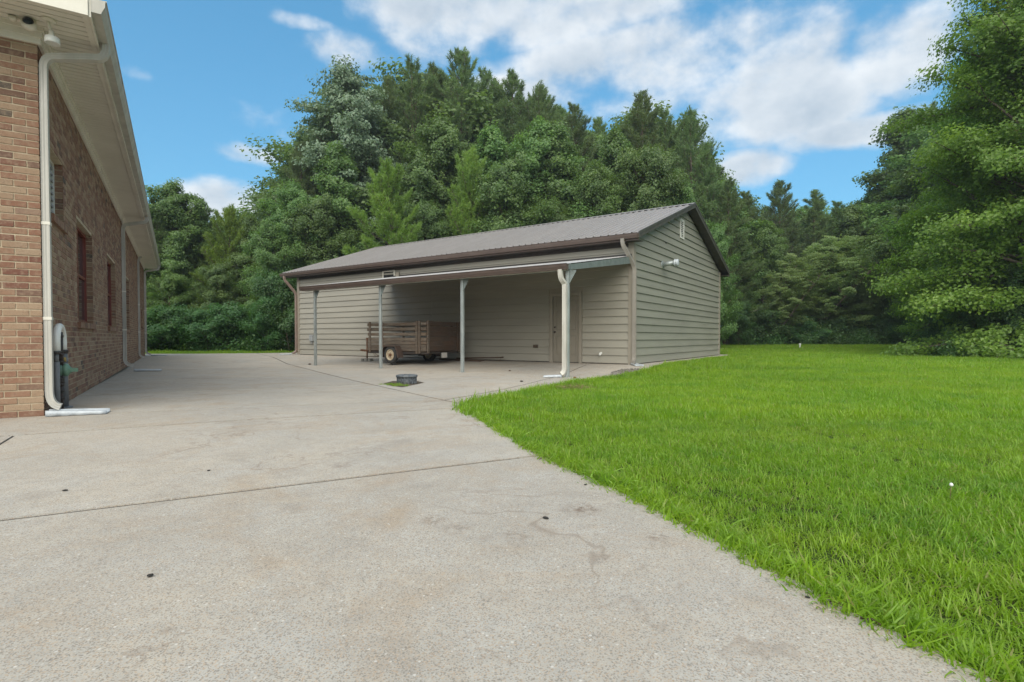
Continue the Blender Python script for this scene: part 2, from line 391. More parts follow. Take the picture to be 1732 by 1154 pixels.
L_pinebright = leafmat('young_pine_needles', (.17, .28, .06), (.23, .36, .075), (.31, .44, .10), .45)
L_maple = leafmat('maple_leaves', (.15, .28, .05), (.21, .37, .06), (.30, .47, .08), .55)
L_feather = leafmat('pale_feathery_leaves', (.20, .29, .10), (.26, .36, .13), (.34, .44, .18), .55)
L_greyleaf = leafmat('greyish_leaves', (.12, .17, .10), (.155, .215, .13), (.20, .26, .165), .35)
L_under = leafmat('understory_leaves', (.06, .14, .045), (.09, .19, .06), (.14, .25, .075), .5)
L_grass = leafmat('lawn_blade', (.225, .385, .022), (.31, .445, .026), (.115, .27, .022), .5, .45, grass=True)
M_bark = pm('grey_brown_bark', (.13, .10, .075), (.07, .055, .042), 9, .9, bumps=.9, bscale=20, stretch=(1, 1, .25))
M_palebark = pm('pale_tan_bark', (.24, .18, .13), (.15, .11, .08), 9, .9, bumps=.6, bscale=20, stretch=(1, 1, .25))

# ------------------------------------------------------------------ ground sheet
def axis(fine0, fine1, step, far):
    a = list(np.arange(fine0, fine1 + .01, step)); k = step
    lo, hi = [], []
    x = fine0
    while x > -far: k *= 1.35; x -= k; lo.append(x)
    k = step; x = fine1
    while x < far: k *= 1.35; x += k; hi.append(x)
    return np.array(lo[::-1] + a + hi)
gx = axis(-24, 24, .8, 600); gy = axis(-3, 60, .8, 600)
XX, YY = np.meshgrid(gx, gy); ZZ = zg(XX, YY) - .05
vv = np.stack([XX, YY, ZZ], -1).reshape(-1, 3); nx, ny = len(gx), len(gy)
ii = (np.arange(ny - 1)[:, None] * nx + np.arange(nx - 1)[None, :]).ravel()
ff = np.stack([ii, ii + 1, ii + nx + 1, ii + nx], -1)
gnd = bpy.data.objects.new('ground', mesh_np('ground', vv, [ff], M_soil, smooth=True)); link(gnd); tag(gnd, kind='structure')

# ------------------------------------------------------------------ driveway
def SH(x, y):                                                     # shed frame (x to the near corner, y inward) -> world
    return C0 - U * x + N * y
def HO(x, y):                                                     # house frame -> world
    return A0 + W * x + V * y
edge_px = [(1690, 1154), (1565, 1090), (1450, 1040), (1320, 968), (1200, 908), (1050, 832), (915, 770), (850, 731), (806, 704)]
lawn_edge = [np.array([1.55, -3.0]), np.array([1.3, .3])] + [G(*p) for p in edge_px]
tip_px = [(787, 693), (790, 687), (806, 682), (840, 674), (890, 663), (940, 653), (985, 645), (1020, 640.5), (1048, 636), (1078, 630.5), (1100, 625)]
lawn_edge += [G(*p) for p in tip_px]
lawn_edge += [SH(.78, .9), SH(.80, 10.9)]
poly = lawn_edge + [SH(-17.2, 10.9), SH(-17.2, 1.0), G(505, 596.5), G(440, 597.5), G(330, 598.5), np.array([-30., 27.5]), np.array([-30., -3.])]
drive = empty('driveway'); tag(drive, kind='structure')
bm = bmesh.new()
f0 = bm.faces.new([bm.verts.new((p[0], p[1], 0)) for p in poly])
def cut(p, q, gap=.011, pred=lambda c: True):
    p = np.array(p, float); q = np.array(q, float); d = (q - p) / np.linalg.norm(q - p); n = np.array([-d[1], d[0]])
    for sgn in (-1, 1):
        fs = [f for f in bm.faces if pred(f.calc_center_median()[:2])]
        geo = list({*fs, *[e for f in fs for e in f.edges], *[v for f in fs for v in f.verts]})
        o = p + n * sgn * gap / 2
        bmesh.ops.bisect_plane(bm, geom=geo, dist=1e-5, plane_co=(o[0], o[1], 0), plane_no=(n[0], n[1], 0))
    for f in list(bm.faces):
        c = f.calc_center_median(); c = np.array([c.x, c.y])
        mx = max(abs(np.dot(np.array([v.co.x, v.co.y]) - p, n)) for v in f.verts)
        if mx < gap * .8: bm.faces.remove(f)
def side(p, q):
    p = np.array(p); q = np.array(q)
    return lambda c: (q[0] - p[0]) * (c[1] - p[1]) - (q[1] - p[1]) * (c[0] - p[0])
j1 = (G(0, 880), G(915, 770)); j2 = (G(20, 737), G(785, 690)); j3 = (G(240, 697), G(751, 677))
LL = (G(460, 604), G(751, 677)); MM = (G(751, 677), G(930, 640))
cut(*j1, gap=.038); cut(*j2, gap=.040)
far2 = side(*j2)
cut(*LL, gap=.04, pred=lambda c: far2(c) > 0)
sL = side(*LL)     # <0: right of / nearer the shed? determined below
shed_side = np.sign(sL(SH(-4, -3)))
cut(*MM, gap=.034, pred=lambda c: far2(c) > 0 and sL(c) * shed_side > 0)
cut(SH(-20, -3.95), SH(5, -3.95), gap=.016, pred=lambda c: far2(c) > 0 and sL(c) * shed_side > 0 and side(*MM)(c) > 0)
for a, b in ((j3), (G(240, 665), G(590, 651)), (G(240, 643), G(520, 635)), (G(240, 626), G(480, 620.5)), (G(240, 612), G(480, 608.5))):
    cut(a, b, gap=.036, pred=lambda c: far2(c) > 0 and sL(c) * shed_side < 0)
hl = (HO(0.02, -.1), HO(.02, -6))
cut(*hl, gap=.02, pred=lambda c: side(*j1)(c) > 0 and far2(c) < 0 or side(*j1)(c) < 0)
# separate every slab
slabs = []
for f in list(bm.faces):
    co = [(v.co.x, v.co.y) for v in f.verts]
    if f.calc_area() > .05: slabs.append(co)
bm.free()
for co in slabs:
    b = bmesh.new(); b.faces.new([b.verts.new((x, y, 0)) for x, y in co])
    xs = [c[0] for c in co]; ys = [c[1] for c in co]
    for ax, lo, hi in ((0, min(xs), max(xs)), (1, min(ys), max(ys))):
        k = math.ceil(lo / .45) * .45
        while k < hi:
            pc = [0, 0, 0]; pc[ax] = k + .0037; pn = [0, 0, 0]; pn[ax] = 1
            if (ax == 0 and abs(k) < 20) or (ax == 1 and 1 < k < 27):
                bmesh.ops.bisect_plane(b, geom=b.verts[:] + b.edges[:] + b.faces[:], dist=1e-5, plane_co=pc, plane_no=pn)
            k += .45
    for v in b.verts: v.co.z = float(zg(v.co.x, v.co.y))
    be = [e for e in b.edges if e.is_boundary]
    ex = bmesh.ops.extrude_edge_only(b, edges=be)
    for v in ex['geom']:
        if isinstance(v, bmesh.types.BMVert): v.co.z -= .12
    bmesh.ops.recalc_face_normals(b, faces=b.faces)
    bmesh.ops.triangulate(b, faces=[f for f in b.faces if len(f.verts) > 4])
    me = bpy.data.meshes.new('slab'); b.to_mesh(me); b.free(); me.materials.append(M_conc)
    link(bpy.data.objects.new('slab', me), drive)

# dark silt that shows in the joints
cx = np.arange(-29, 4, .35); cy = np.arange(-2.5, 26, .35); fs_, vs_ = [], []
def _ins(P_, poly):
    x, y = P_[:, 0], P_[:, 1]; c = np.zeros(len(P_), bool); j = len(poly) - 1
    for i in range(len(poly)):
        xi, yi = poly[i]; xj, yj = poly[j]; c ^= ((yi > y) != (yj > y)) & (x < (xj - xi) * (y - yi) / (yj - yi + 1e-12) + xi); j = i
    return c
GX, GY = np.meshgrid(cx, cy); cen = np.stack([GX.ravel(), GY.ravel()], -1); pa = np.array([list(p) for p in poly])
ok = np.ones(len(cen), bool)
for dx_ in (0, .35):
    for dy_ in (0, .35): ok &= _ins(cen + [dx_, dy_], pa)
cen = cen[ok]; cor = np.stack([cen, cen + [.35, 0], cen + [.35, .35], cen + [0, .35]], 1).reshape(-1, 2)
link(bpy.data.objects.new('joint_silt', mesh_np('joint_silt', np.column_stack([cor, zg(cor[:, 0], cor[:, 1]) - .007]), [np.arange(len(cor)).reshape(-1, 4)], pm('dark_silt', (.045, .036, .026), (.03, .026, .02), 20, .95))), drive)

# ------------------------------------------------------------------ brick house
house = empty('brick_house', (A0[0], A0[1], -.02), HOUSE_ROT, label='brick house with cream soffit and gutters along the left of the driveway', cat='house')
HL, HW, HH = 21.15, 10.0, 3.86      # wall length, width, height
wins = [(.52, 1.34, 2.16, 2.90, 'high'), (2.36, 3.98, 1.02, 2.46, 'sash'), (6.25, 7.93, 1.02, 2.46, 'sash'), (10.4, 12.1, 1.02, 2.46, 'sash'), (18.5, 19.3, 1.25, 1.95, 'sash')]
core = MB()
TH = .11
ys = sorted({0.02, HL - .01} | {k for w_ in wins for k in w_[:2]})
for a, b in zip(ys[:-1], ys[1:]):
    hole = next((w_ for w_ in wins if abs(w_[0] - a) < 1e-6 and abs(w_[1] - b) < 1e-6), None)
    if hole:
        core.box(-.30, -.006, a, b, 0, hole[2]); core.box(-.30, -.006, a, b, hole[3], HH)
    else: core.box(-.30, -.006, a, b, 0, HH)
core.box(-HW + .01, -.30, .006, .3, 0, HH)
core.box(-.30, -.006, .006, .02, 0, HH)
core.box(-HW + .01, -.30, HL - .3, HL - .01, 0, HH)
core.box(-HW + .012, -HW + .3, .3, HL - .3, 0, HH)
core.build('wall', M_mortar, house)
BL, BH, CH = .193, .0567, .0677
variants = []
for k in range(4):
    b = MB(); b.box(-BL / 2, BL / 2, -.045, 0, -BH / 2, BH / 2)
    me = b.mesh('brick', M_brick)
    rr = random.Random(k)
    for v in me.vertices: v.co += Vector((rr.uniform(-.002, .002), rr.uniform(-.0015, .0015), rr.uniform(-.0015, .0015)))
    bb = bmesh.new(); bb.from_mesh(me); bmesh.ops.bevel(bb, geom=list(bb.edges), offset=.003, segments=1, affect='EDGES'); bb.to_mesh(me); bb.free()
    variants.append(me)
cells = []    # (face, along, z, length)
ncourse = int(HH / CH) - 1
for c in range(ncourse):
    z = .03 + CH * c
    off = 0 if c % 2 else .102
    y = .002 if c % 2 else -.10 + .002       # side wall, running bond
    while y < HL:
        a, b = max(y, .002), min(y + BL, HL)
        seg = [(a, b)]
        for w_ in wins:
            if w_[2] - .02 < z < w_[3] + .02:
                seg = [s for (p, q) in seg for s in ((p, min(q, w_[0])), (max(p, w_[1]), q)) if s[1] - s[0] > .02]
            elif abs(z - (w_[2] - .05)) < .036:   # the sill course
                seg = [s for (p, q) in seg for s in ((p, min(q, w_[0] - .04)), (max(p, w_[1] + .04), q)) if s[1] - s[0] > .02]
        for p, q in seg: cells.append(('side', (p + q) / 2, z, q - p))
        y += BL + .0105
    x = 0 if c % 2 == 0 else -.102
    k = 0; x = .0
    first = BL if c % 2 == 0 else .092
    while x > -HW:
        l = first if k == 0 else BL
        cells.append(('front', x - l / 2, z, l)); x -= l + .0105; k += 1
def seen(c):
    if c[0] == 'front': p = HO(c[1], 0)
    else: p = HO(0, c[1])
    dd = math.hypot(*p)
    if c[0] == 'front': vis = c[1] > -.42; fs = abs(W @ (p / dd))
    else: vis = c[1] > .12; fs = abs(V @ (p / dd)); 
    n = W if c[0] == 'side' else V
    fore = abs(np.dot(n, p / dd))
    return (c[3] * fore * BH / dd ** 2) if vis else 0
score = sorted(range(len(cells)), key=lambda i: -seen(cells[i]))
single = set(score[:296])
stuff = MB(); rb = random.Random(3)
for i, (f, a, z, l) in enumerate(cells):
    pr = rb.uniform(-.0015, .002)
    if i in single:
        o = inst(rb.choice(variants), 'brick', house)
        o.scale = (l / BL, 1, 1)
        if f == 'front': o.location = (a, -pr, z + rb.uniform(-.001, .001)); o.rotation_euler = (rb.uniform(-.004, .004), rb.uniform(-.006, .006), math.pi)
        else: o.location = (pr, a, z + rb.uniform(-.001, .001)); o.rotation_euler = (rb.uniform(-.004, .004), rb.uniform(-.006, .006), -math.pi / 2)
    else:
        t_ = rb.random(); h = BH / 2 + rb.uniform(-.001, .0005)
        if f == 'front': stuff.box(a - l / 2, a + l / 2, -pr, .045, z - h, z + h, tint=t_)
        else: stuff.box(-.045, pr, a - l / 2, a + l / 2, z - h, z + h, tint=t_)
# the front variants face -y after the half turn: brick body lies behind its face
so_ = stuff.build('brickwork', M_brick, house, tints=True, kind='stuff')
# windows
for (a, b, z0, z1, kind) in wins:
    rv = MB()      # brick returns in both reveals
    c = 0; z = z0 + .03
    while z < z1 - .02:
        for yy in (a, b):
            if yy == b: rv.box(-.11, -.001, b - .004, b + .02, z - BH / 2, z + BH / 2, tint=rb.random())
            else: rv.box(-.11, -.001, a - .02, a + .004, z - BH / 2, z + BH / 2, tint=rb.random())
        z += CH
    rv.build('reveal_brick', M_brick, house, tints=True, kind='stuff')
    sill = MB(); y = a - .04
    while y < b + .03:
        sill.box(-.10, .035, y, y + .058, z0 - .085, z0 - .004, tint=rb.random()); y += .067
    sill.build('window_sill', M_brick, house, tints=True)
    wd = MB(); fx = -.10
    fr = .045 if kind == 'sash' else .03
    mat_f = M_redwin if kind == 'sash' else M_white
    wd.box(fx - .05, fx + .02, a + .004, a + fr, z0, z1); wd.box(fx - .05, fx + .02, b - fr, b - .004, z0, z1)
    wd.box(fx - .05, fx + .02, a + fr, b - fr, z1 - fr, z1 - .003); wd.box(fx - .05, fx + .02, a + fr, b - fr, z0 + .002, z0 + fr)
    wo = wd.build('window', mat_f, house)
    gm, gt, gp, _ = newmat('window_glass'); gp.inputs['Base Color'].default_value = (.03, .035, .04, 1); gp.inputs['Roughness'].default_value = .06; gp.inputs['Specular IOR Level'].default_value = .8
    if kind == 'sash':
        zm = (z0 + z1) / 2; mid = (a + b) / 2
        s_ = MB(); s_.box(fx - .03, fx + .012, a + fr, b - fr, zm - .02, zm + .02); s_.box(fx - .03, fx + .010, mid - .035, mid + .035, z0 + fr, zm - .02); s_.box(fx - .03, fx + .010, mid - .035, mid + .035, zm + .02, z1 - fr)
        s_.build('sash', mat_f, wo)
        MB().box(fx - .03, fx - .02, a + fr, b - fr, zm + .02, z1 - fr).build('pane', gm, wo)
        MB().box(fx - .02, fx - .01, a + fr, b - fr, z0 + fr, zm - .02).build('pane', gm, wo)
    else:
        MB().box(fx - .03, fx - .02, a + fr, b - fr, z0 + fr, z1 - fr).build('pane', gm, wo)
        bl = MB(); n = 9
        for k in range(n):
            zc = z0 + fr + (k + .5) * (z1 - z0 - 2 * fr) / n
            bl.box(fx - .018, fx + .012, a + fr, b - fr, zc - .012, zc + .012)
        bl.box(fx - .018, fx + .014, (a + b) / 2 - .012, (a + b) / 2 + .012, z0 + fr, z1 - fr)
        bl.build('grille', M_grey, wo)
# frieze, soffit, fascia, gutter, roof
OV, ZS = .47, 3.90
fz = MB()
for k, (p, h0, h1) in enumerate(((.03, 3.74, 3.80), (.045, 3.80, 3.86), (.06, 3.86, ZS))):
    fz.box(.002, p, -p, HL, h0, h1); fz.box(-HW, .002, -p, .002, h0, h1)
fz.build('frieze_board', M_trim, house)
sf = MB(); y = -.58; rs = random.Random(5)
while y < HL + .55:
    x0 = .062 if y > -.02 else -HW
    if y < -.06: sf.box(-HW, OV, y, y + .088, ZS, ZS + .012)
    elif y > HL: sf.box(-HW, OV, y, y + .094, ZS, ZS + .012)
    else: sf.box(.004, OV, y, y + .088, ZS, ZS + .012)
    y += .1
sf.build('soffit', M_soffit, house, kind='stuff')
MB().box(-HW - .4, OV, -.6, HL + .6, ZS + .016, ZS + .03).build('soffit_backing', M_darkbrown, house)
fa = MB(); fa.box(OV + .002, OV + .022, -.6, HL + .6, ZS - .03, ZS + .17); fa.box(-HW - .4, OV, -.622, -.602, ZS - .03, ZS + .17); fa.box(-HW - .4, OV, HL + .602, HL + .622, ZS - .03, ZS + .17)
fa.box(OV - .05, OV - .002, -.6, HL + .6, ZS - .018, ZS - .002)
fa.build('fascia', M_trim, house)
kpro = [(0, .13), (0, 0), (.075, 0), (.085, .03), (.105, .07), (.11, .125), (.12, .125), (.12, .135), (.104, .135), (.10, .075), (.078, .04), (.07, .006), (.006, .006), (.006, .13)]
def kgutter(x0, z0, y0, y1, sgn=1): return [(x0 + sgn * a, z0 + b) for a, b in kpro]
gt_ = MB(); gt_.prism(kgutter(OV + .024, ZS + .02, 0, 0), 'y', -.6, HL + .6)
for yy in (-.6, HL + .6): gt_.prism([(OV + .024 + a, ZS + .02 + b) for a, b in kpro[:8]], 'y', yy - .003, yy + .001)
gt_.build('gutter', M_alu, house)
rf = MB(); zr = ZS + .17; ov = .6
rf.add([(OV + .06, -ov, zr), (OV + .06, HL + ov, zr), (-HW - OV, HL + ov, zr), (-HW - OV, -ov, zr), (-HW / 2, 4.8, zr + 2.4), (-HW / 2, HL - 4.8, zr + 2.4)],
       [(0, 1, 5, 4), (1, 2, 5), (2, 3, 4, 5), (3, 0, 4), (0, 3, 2, 1)])
rf.build('roof', pm('grey_shingle', (.12, .11, .10), (.07, .065, .06), 14, .9, bumps=.6), house)

def arc(p0, p1, p2, n=5):
    p0, p1, p2 = Vector(p0), Vector(p1), Vector(p2)
    return [p0 * (1 - t) ** 2 + p1 * 2 * t * (1 - t) + p2 * t * t for t in [i / n for i in range(n + 1)]]
def ribsec(wd, dp):      # corrugated rectangular pipe
    s = []; n = 5
    for (ax, ay, bx, by) in ((-wd, -dp, wd, -dp), (wd, -dp, wd, dp), (wd, dp, -wd, dp), (-wd, dp, -wd, -dp)):
        for k in range(n):
            t = k / n; x = ax + (bx - ax) * t; y = ay + (by - ay) * t
            ins = 1 - (.07 if k in (2, 4) else 0)
            s.append((x * ins, y * ins))
    return s
def downspout(y, full=True, xg=OV + .08, wd=.05, dp=.037, ztop=ZS + .02, zb=.10, kick=.17, mat=None, xw=.045):
    d = MB(); path = []
    if full:
        path += [(xg, y, ztop)]; path += arc((xg, y, ztop - .04), (xg, y, ztop - .17), (xg - .12, y, ztop - .17), 5)
        path += arc((xw + .12, y, ztop - .24), (xw, y, ztop - .25), (xw, y, ztop - .38), 5)
    else: path += arc((xw + .10, y, 3.66), (xw, y, 3.70), (xw, y, 3.45), 4)
    path += [(xw, y, zb + .16)] + arc((xw, y, zb + .15), (xw, y, zb), (xw + kick, y, zb - .02), 6)[0:]
    d.sweep(path, ribsec(dp, wd), up=(1, 0, 0))
    o = d.build('downspout', mat or M_alu, house)
    for z in (.98, 1.95):
        MB().box(xw - dp - .004, xw + dp + .004, y - wd - .004, y + wd + .004, z, z + .03).build('strap', M_trim, o)
    return o
downspout(.055, kick=.09, wd=.042, dp=.031, xw=.036); downspout(9.62); downspout(16.1, full=False, wd=.035, dp=.03); downspout(20.9, wd=.045)

def splash(name, p, rz, L=.6, **kw):
    e = empty(name, (p[0], p[1], float(zg(*p)) + .004), rz, **kw)
    s = MB(); n = 12; vs = []
    for k in range(n):
        t = k / (n - 1); wdt = .075 + .05 * t + .008 * math.sin(k * 2.1); x = t * L; hz = .055 * (1 - t * .45)
        vs += [(x, -wdt, hz), (x, -wdt + .015, hz + .004), (x, -wdt + .03, .006), (x, wdt - .03, .006), (x, wdt - .015, hz + .004), (x, wdt, hz), (x, wdt + .004, 0), (x, -wdt - .004, 0)]
    m = 8; fs = [(k * m + j, k * m + (j + 1) % m, (k + 1) * m + (j + 1) % m, (k + 1) * m + j) for k in range(n - 1) for j in range(m)]
    fs += [tuple(range(m)), tuple((n - 1) * m + j for j in range(m))]
    s.add(vs, fs, True); s.build('tray', M_silver, e)
    r_ = MB()
    for k in range(1, 6): r_.box(L * k / 6.5, L * k / 6.5 + .008, -.05, .05, .007, .013)
    r_.build('rib', M_silver, e)
    return e
HX = math.atan2(W[1], W[0])
splash('splash_block', HO(.03, -.03), HX - .06, .50, label='silver splash tray under the nearest brick house downspout', cat='splash guard')
splash('splash_block', HO(.22, 9.62), HX, .6, label='splash tray under the second house downspout, beyond the red windows', cat='splash guard')
splash('splash_block', HO(.22, 20.9), HX, .6, label='small splash tray at the far end of the brick house', cat='splash guard')

# regulator and vent loop by the corner
reg = empty('gas_regulator', (*HO(.075, .47), -.02), HOUSE_ROT, label='green gas regulator on black pipes beside the nearest downspout', cat='gas regulator')
b = MB(); b.tube([(0, 0, 0), (0, 0, .30)], .016); b.tube([(0, 0, .30), (0, 0, .34)], .026); b.tube([(0, 0, .5), (0, 0, .86)], .02); b.tube([(0, 0, .36), (0, .03, .42), (0, 0, .5)], .014)
for z in (.12, .2, .27, .33, .52, .60, .8): b.tube([(0, 0, z), (0, 0, z + .03)], .026, 8)
b.build('pipe', M_black, reg)
b = MB(); Mx = Matrix.Translation((0.03, .03, .44)) @ Matrix.Rotation(R(90), 4, 'Y') @ Matrix.Scale(.85, 4)
b.lathe([(.03, -.075), (.075, -.07), (.085, -.03), (.06, -.02), (.085, -.01), (.08, .03), (.045, .05), (.03, .07)], 20, M=Mx); b.box(.02, .14, 0, .05, .42, .46)
b.build('housing', M_green, reg)
b = MB(); b.tube([(.02, .05, .53), (.02, .05, .58)], .018, 8); b.build('valve_cap', pm('brass', (.4, .27, .08), rough=.4, metal=.7), reg)
vp = empty('vent_loop', (*HO(.065, .25), -.02), HOUSE_ROT, label='white over grey pipe loop bent like a cane beside the green regulator', cat='pipe')
b = MB(); b.tube([(0, .46, 0), (0, .42, .64)], .040, 14); b.tube([(0, .46, .0), (0, .46, .015)], .075, 14); b.tube([(0, .43, .52), (0, .43, .56)], .045, 14); b.build('riser', M_pvc, vp)
pts = [(0, .42, .64), (0, .41, .74)] + [(0, .215 + .195 * math.cos(a), .76 + .16 * math.sin(a)) for a in [math.pi * k / 12 for k in range(13)]] + [(0, .02, .64)]
b = MB(); b.tube(pts, .037, 14); b.build('bend', M_white, vp)
b = MB(); b.tube([(0, .42, .62), (0, .42, .66)], .046, 14); b.tube([(0, .02, .625), (0, .02, .655)], .043, 14); b.build('clamp', M_black, vp)
b = MB(); b.tube([(0, .02, .54), (0, .02, .64)], .022, 10); b.tube([(0, .02, 0), (0, .02, .54)], .028, 10); b.build('fitting', M_pvc, vp)

# lamp and camera under the soffit corner
e = empty('security_lamp', (*HO(.13, -.27), ZS - .02), HOUSE_ROT, label='white bell shaped lamp hanging under the soffit corner', cat='lamp')
b = MB(); b.lathe([(.058, 0), (.062, -.012), (.05, -.022), (.01, -.024)], 24); b.build('canopy', M_trim, e)
b = MB(); b.tube([(0, 0, -.01), (0, 0, -.05), (.015, -.0, -.10)], .014); b.lathe([(.02, 0), (.024, -.04), (.03, -.06)], 16, M=Matrix.Translation((.02, 0, -.10))); b.build('arm', M_trim, e)
b = MB(); b.lathe([(.03, 0), (.06, -.015), (.062, -.07), (.054, -.075), (.05, -.03)], 24, M=Matrix.Translation((.025, 0, -.155))); b.build('lamp_shade', M_white, e)
e = empty('security_camera', (*HO(-.03, -.17), ZS - .035), HOUSE_ROT, label='round white camera with a dark glass dome at the soffit corner', cat='camera')
Mx = Matrix.Translation((0, -.03, -.035)) @ Matrix.Rotation(R(62), 4, 'X')
b = MB(); b.lathe([(.05, -.05), (.06, -.03), (.062, .015), (.052, .02)], 24, M=Mx); b.build('housing', M_trim, e)
b = MB(); b.lathe([(.045, .018), (.04, .035), (.02, .05), (.004, .052)], 20, M=Mx); b.build('lens', pm('dark_glass', (.01, .02, .03), rough=.08, bumps=0), e)
Mx = Matrix.Translation((-.12, -.01, -.005)) @ Matrix.Rotation(R(62), 4, 'X')
b = MB(); b.lathe([(.03, -.03), (.034, 0), (.03, .012)], 16, M=Mx); b.box(-.12, -.02, .0, .04, -.01, .02); b.build('sensor', M_trim, e)

# ------------------------------------------------------------------ shed
shed = empty('storage_shed', (C0[0], C0[1], 0), SHED_ROT, label='long khaki sided storage shed with ribbed brown metal roof', cat='shed')
SL, SD, SE, SRZ = 15.94, 10.07, 3.62, 5.42
b = MB(); b.prism([(0, 0.01), (SD, 0.01), (SD, SE + .02), (SD / 2, SRZ), (0, SE + .02)], 'x', -SL, 0); b.build('wall', M_shedtrim, shed)
P_ = .229
def board(x0, x1, z, h=P_):      # front wall board
    return MB().prism([(-.004, z + h), (-.036, z + .004), (-.033, z - .010), (-.002, z - .010), (-.002, z + h)], 'x', x0, x1)
d0, d1 = -2.73, -1.61
seam = -7.75
k = 0; z = .035
while z < SE - .02:
    h = min(P_, SE + .03 - z)
    spans = []
    for (a, c) in ((-SL + .11, seam), (seam + .004, -.12)):
        if z < 2.13 and c > d0: spans += [(a, d0 - .02), (d1 + .02, c)]
        else: spans.append((a, c))
    for a, c in spans:
        if z < 2.13 < z + h and c > d0 and a > seam - .1: pass
        board(a, c, z, h).build('siding_board', M_siding, shed)
    z += P_; k += 1
z = .035
def gable_y(zz):
    if zz <= SE: return 0
    return (zz - SE) / (SRZ - SE) * SD / 2
while z < SRZ - .12:
    h = min(P_, SRZ - z)
    ya = gable_y(z + 0.0) ; yb = gable_y(z + h)
    m = MB(); lo0, lo1 = max(.12, ya), min(SD - .12, SD - ya); hi0, hi1 = max(.12, yb), min(SD - .12, SD - yb)
    x1, x0 = .038, .004
    m.add([(.002, lo0, z - .010), (x1, lo0, z - .008), (.002, hi0, z + h), (x0, hi0, z + h), (.002, lo1, z - .010), (x1, lo1, z - .008), (.002, hi1, z + h), (x0, hi1, z + h)],
          [(0, 1, 3, 2), (5, 4, 6, 7), (1, 5, 7, 3), (4, 0, 2, 6), (0, 4, 5, 1), (2, 3, 7, 6)])
    m.build('siding_board', M_shaded_siding, shed)
    z += P_
ct = MB()
for (xx, yy) in ((0, 0), (-SL, 0), (0, SD), (-SL, SD)):
    sx_ = 1 if xx == 0 else -1; sy_ = -1 if yy == 0 else 1
    x0, x1 = sorted((xx + sx_ * .046, xx - sx_ * .12)); y0, y1 = sorted((yy + sy_ * .046, yy + sy_ * .004))
    m = MB(); m.box(x0, x1, y0, y1, .0, SE + .02)
    y2, y3 = sorted((yy + sy_ * .004, yy - sy_ * .12)); x2, x3 = sorted((xx + sx_ * .046, xx + sx_ * .004))
    m.box(x2, x3, y2, y3, .0, SE + .02)
    m.build('corner_trim', M_shedtrim, shed)
MB().box(-SL + .05, d0 - .02, -.034, -.004, 0.0, .028).box(d1 + .02, -.05, -.034, -.004, 0, .028).build('base_strip', M_darkbrown, shed)
MB().box(.004, .034, .12, SD - .12, 0, .027).build('base_strip', M_darkbrown, shed)
# door
fr = MB(); fr.box(d0, d0 + .11, -.058, -.002, 0, 2.16); fr.box(d1 - .09, d1, -.058, -.002, 0, 2.16); fr.box(d0 + .11, d1 - .09, -.058, -.002, 2.06, 2.16); fr.build('door_frame', M_shedtrim, shed, bevel=.003)
dx0, dx1 = d0 + .125, d1 - .095
dr = MB(); dr.box(dx0, dx1, -.010, -.002, .02, 2.05); dw = dx1 - dx0
cols_ = [(dx0, dx0 + .11), (dx0 + dw / 2 - .05, dx0 + dw / 2 + .05), (dx1 - .11, dx1)]
for a, c in cols_: dr.box(a, c, -.022, -.010, .02, 2.05)
rows = [(.02, .24), (.83, 1.0), (1.62, 1.72), (1.94, 2.05)]
for z0, z1 in rows: dr.box(dx0 + .11, dx0 + dw / 2 - .05, -.0218, -.010, z0, z1); dr.box(dx0 + dw / 2 + .05, dx1 - .11, -.0218, -.010, z0, z1)
door = dr.build('door', M_door, shed)
pn = [(.24, .83), (1.0, 1.62), (1.72, 1.94)]
for z0, z1 in pn:
    for a, c in ((dx0 + .11, dx0 + dw / 2 - .05), (dx0 + dw / 2 + .05, dx1 - .11)):
        MB().box(a + .022, c - .022, -.019, -.010, z0 + .022, z1 - .022).build('door_panel', M_door, door, bevel=.007)
hd = MB()
for z0 in (.95, 1.10):
    hd.lathe([(.032, 0), (.032, .008), (.012, .012), (.012, .03), (.028, .04), (.03, .055), (.018, .065)] if z0 < 1 else [(.03, 0), (.03, .016), (.014, .02)], 16,
             M=Matrix.Translation((dx0 + .06, -.022, z0)) @ Matrix.Rotation(R(90), 4, 'X'))
hd.build('handle', pm('dark_bronze_knob', (.08, .06, .05), rough=.3, metal=.7), door)
MB().box(dx0, dx1, -.06, -.002, 0.0, .018).build('threshold', M_darkbrown, shed)
# small wall fittings
b = MB(); b.box(-15.0 + .0, -14.78, -.13, -.02, .62, .90); b.box(-14.94, -14.86, -.08, -.024, .5, .62); b.build('meter_box', M_grey, shed, bevel=.008)
b = MB(); b.box(-3.33, -3.16, -.06, -.018, .46, .55); b.box(-3.315, -3.25, -.075, -.06, .47, .54); b.box(-3.24, -3.175, -.075, -.06, .47, .54); b.build('outlet_box', M_flat_brown, shed)
b = MB(); b.tube([(-.98, 0, .30), (-.98, -.07, .30), (-.98, -.09, .285), (-.98, -.09, .25)], .032, 14); b.tube([(-.98, -.02, .30), (-.98, -.03, .30)], .05, 14); b.build('drain_pipe', M_white, shed)
wn = MB(); wx0, wx1, wz0, wz1 = -10.35, -9.67, 2.90, 3.40
wn.box(wx0, wx0 + .05, -.045, -.002, wz0, wz1); wn.box(wx1 - .05, wx1, -.045, -.002, wz0, wz1); wn.box(wx0 + .05, wx1 - .05, -.045, -.002, wz1 - .05, wz1); wn.box(wx0 + .05, wx1 - .05, -.045, -.002, wz0, wz0 + .05)
wo = wn.build('window', M_trim, shed)
gm, gt2, gp, _ = newmat('dark_pane'); gp.inputs['Base Color'].default_value = (.02, .02, .022, 1); gp.inputs['Roughness'].default_value = .12
MB().box(wx0 + .05, wx1 - .05, -.028, -.024, wz0 + .05, wz1 - .05).build('pane', gm, wo)
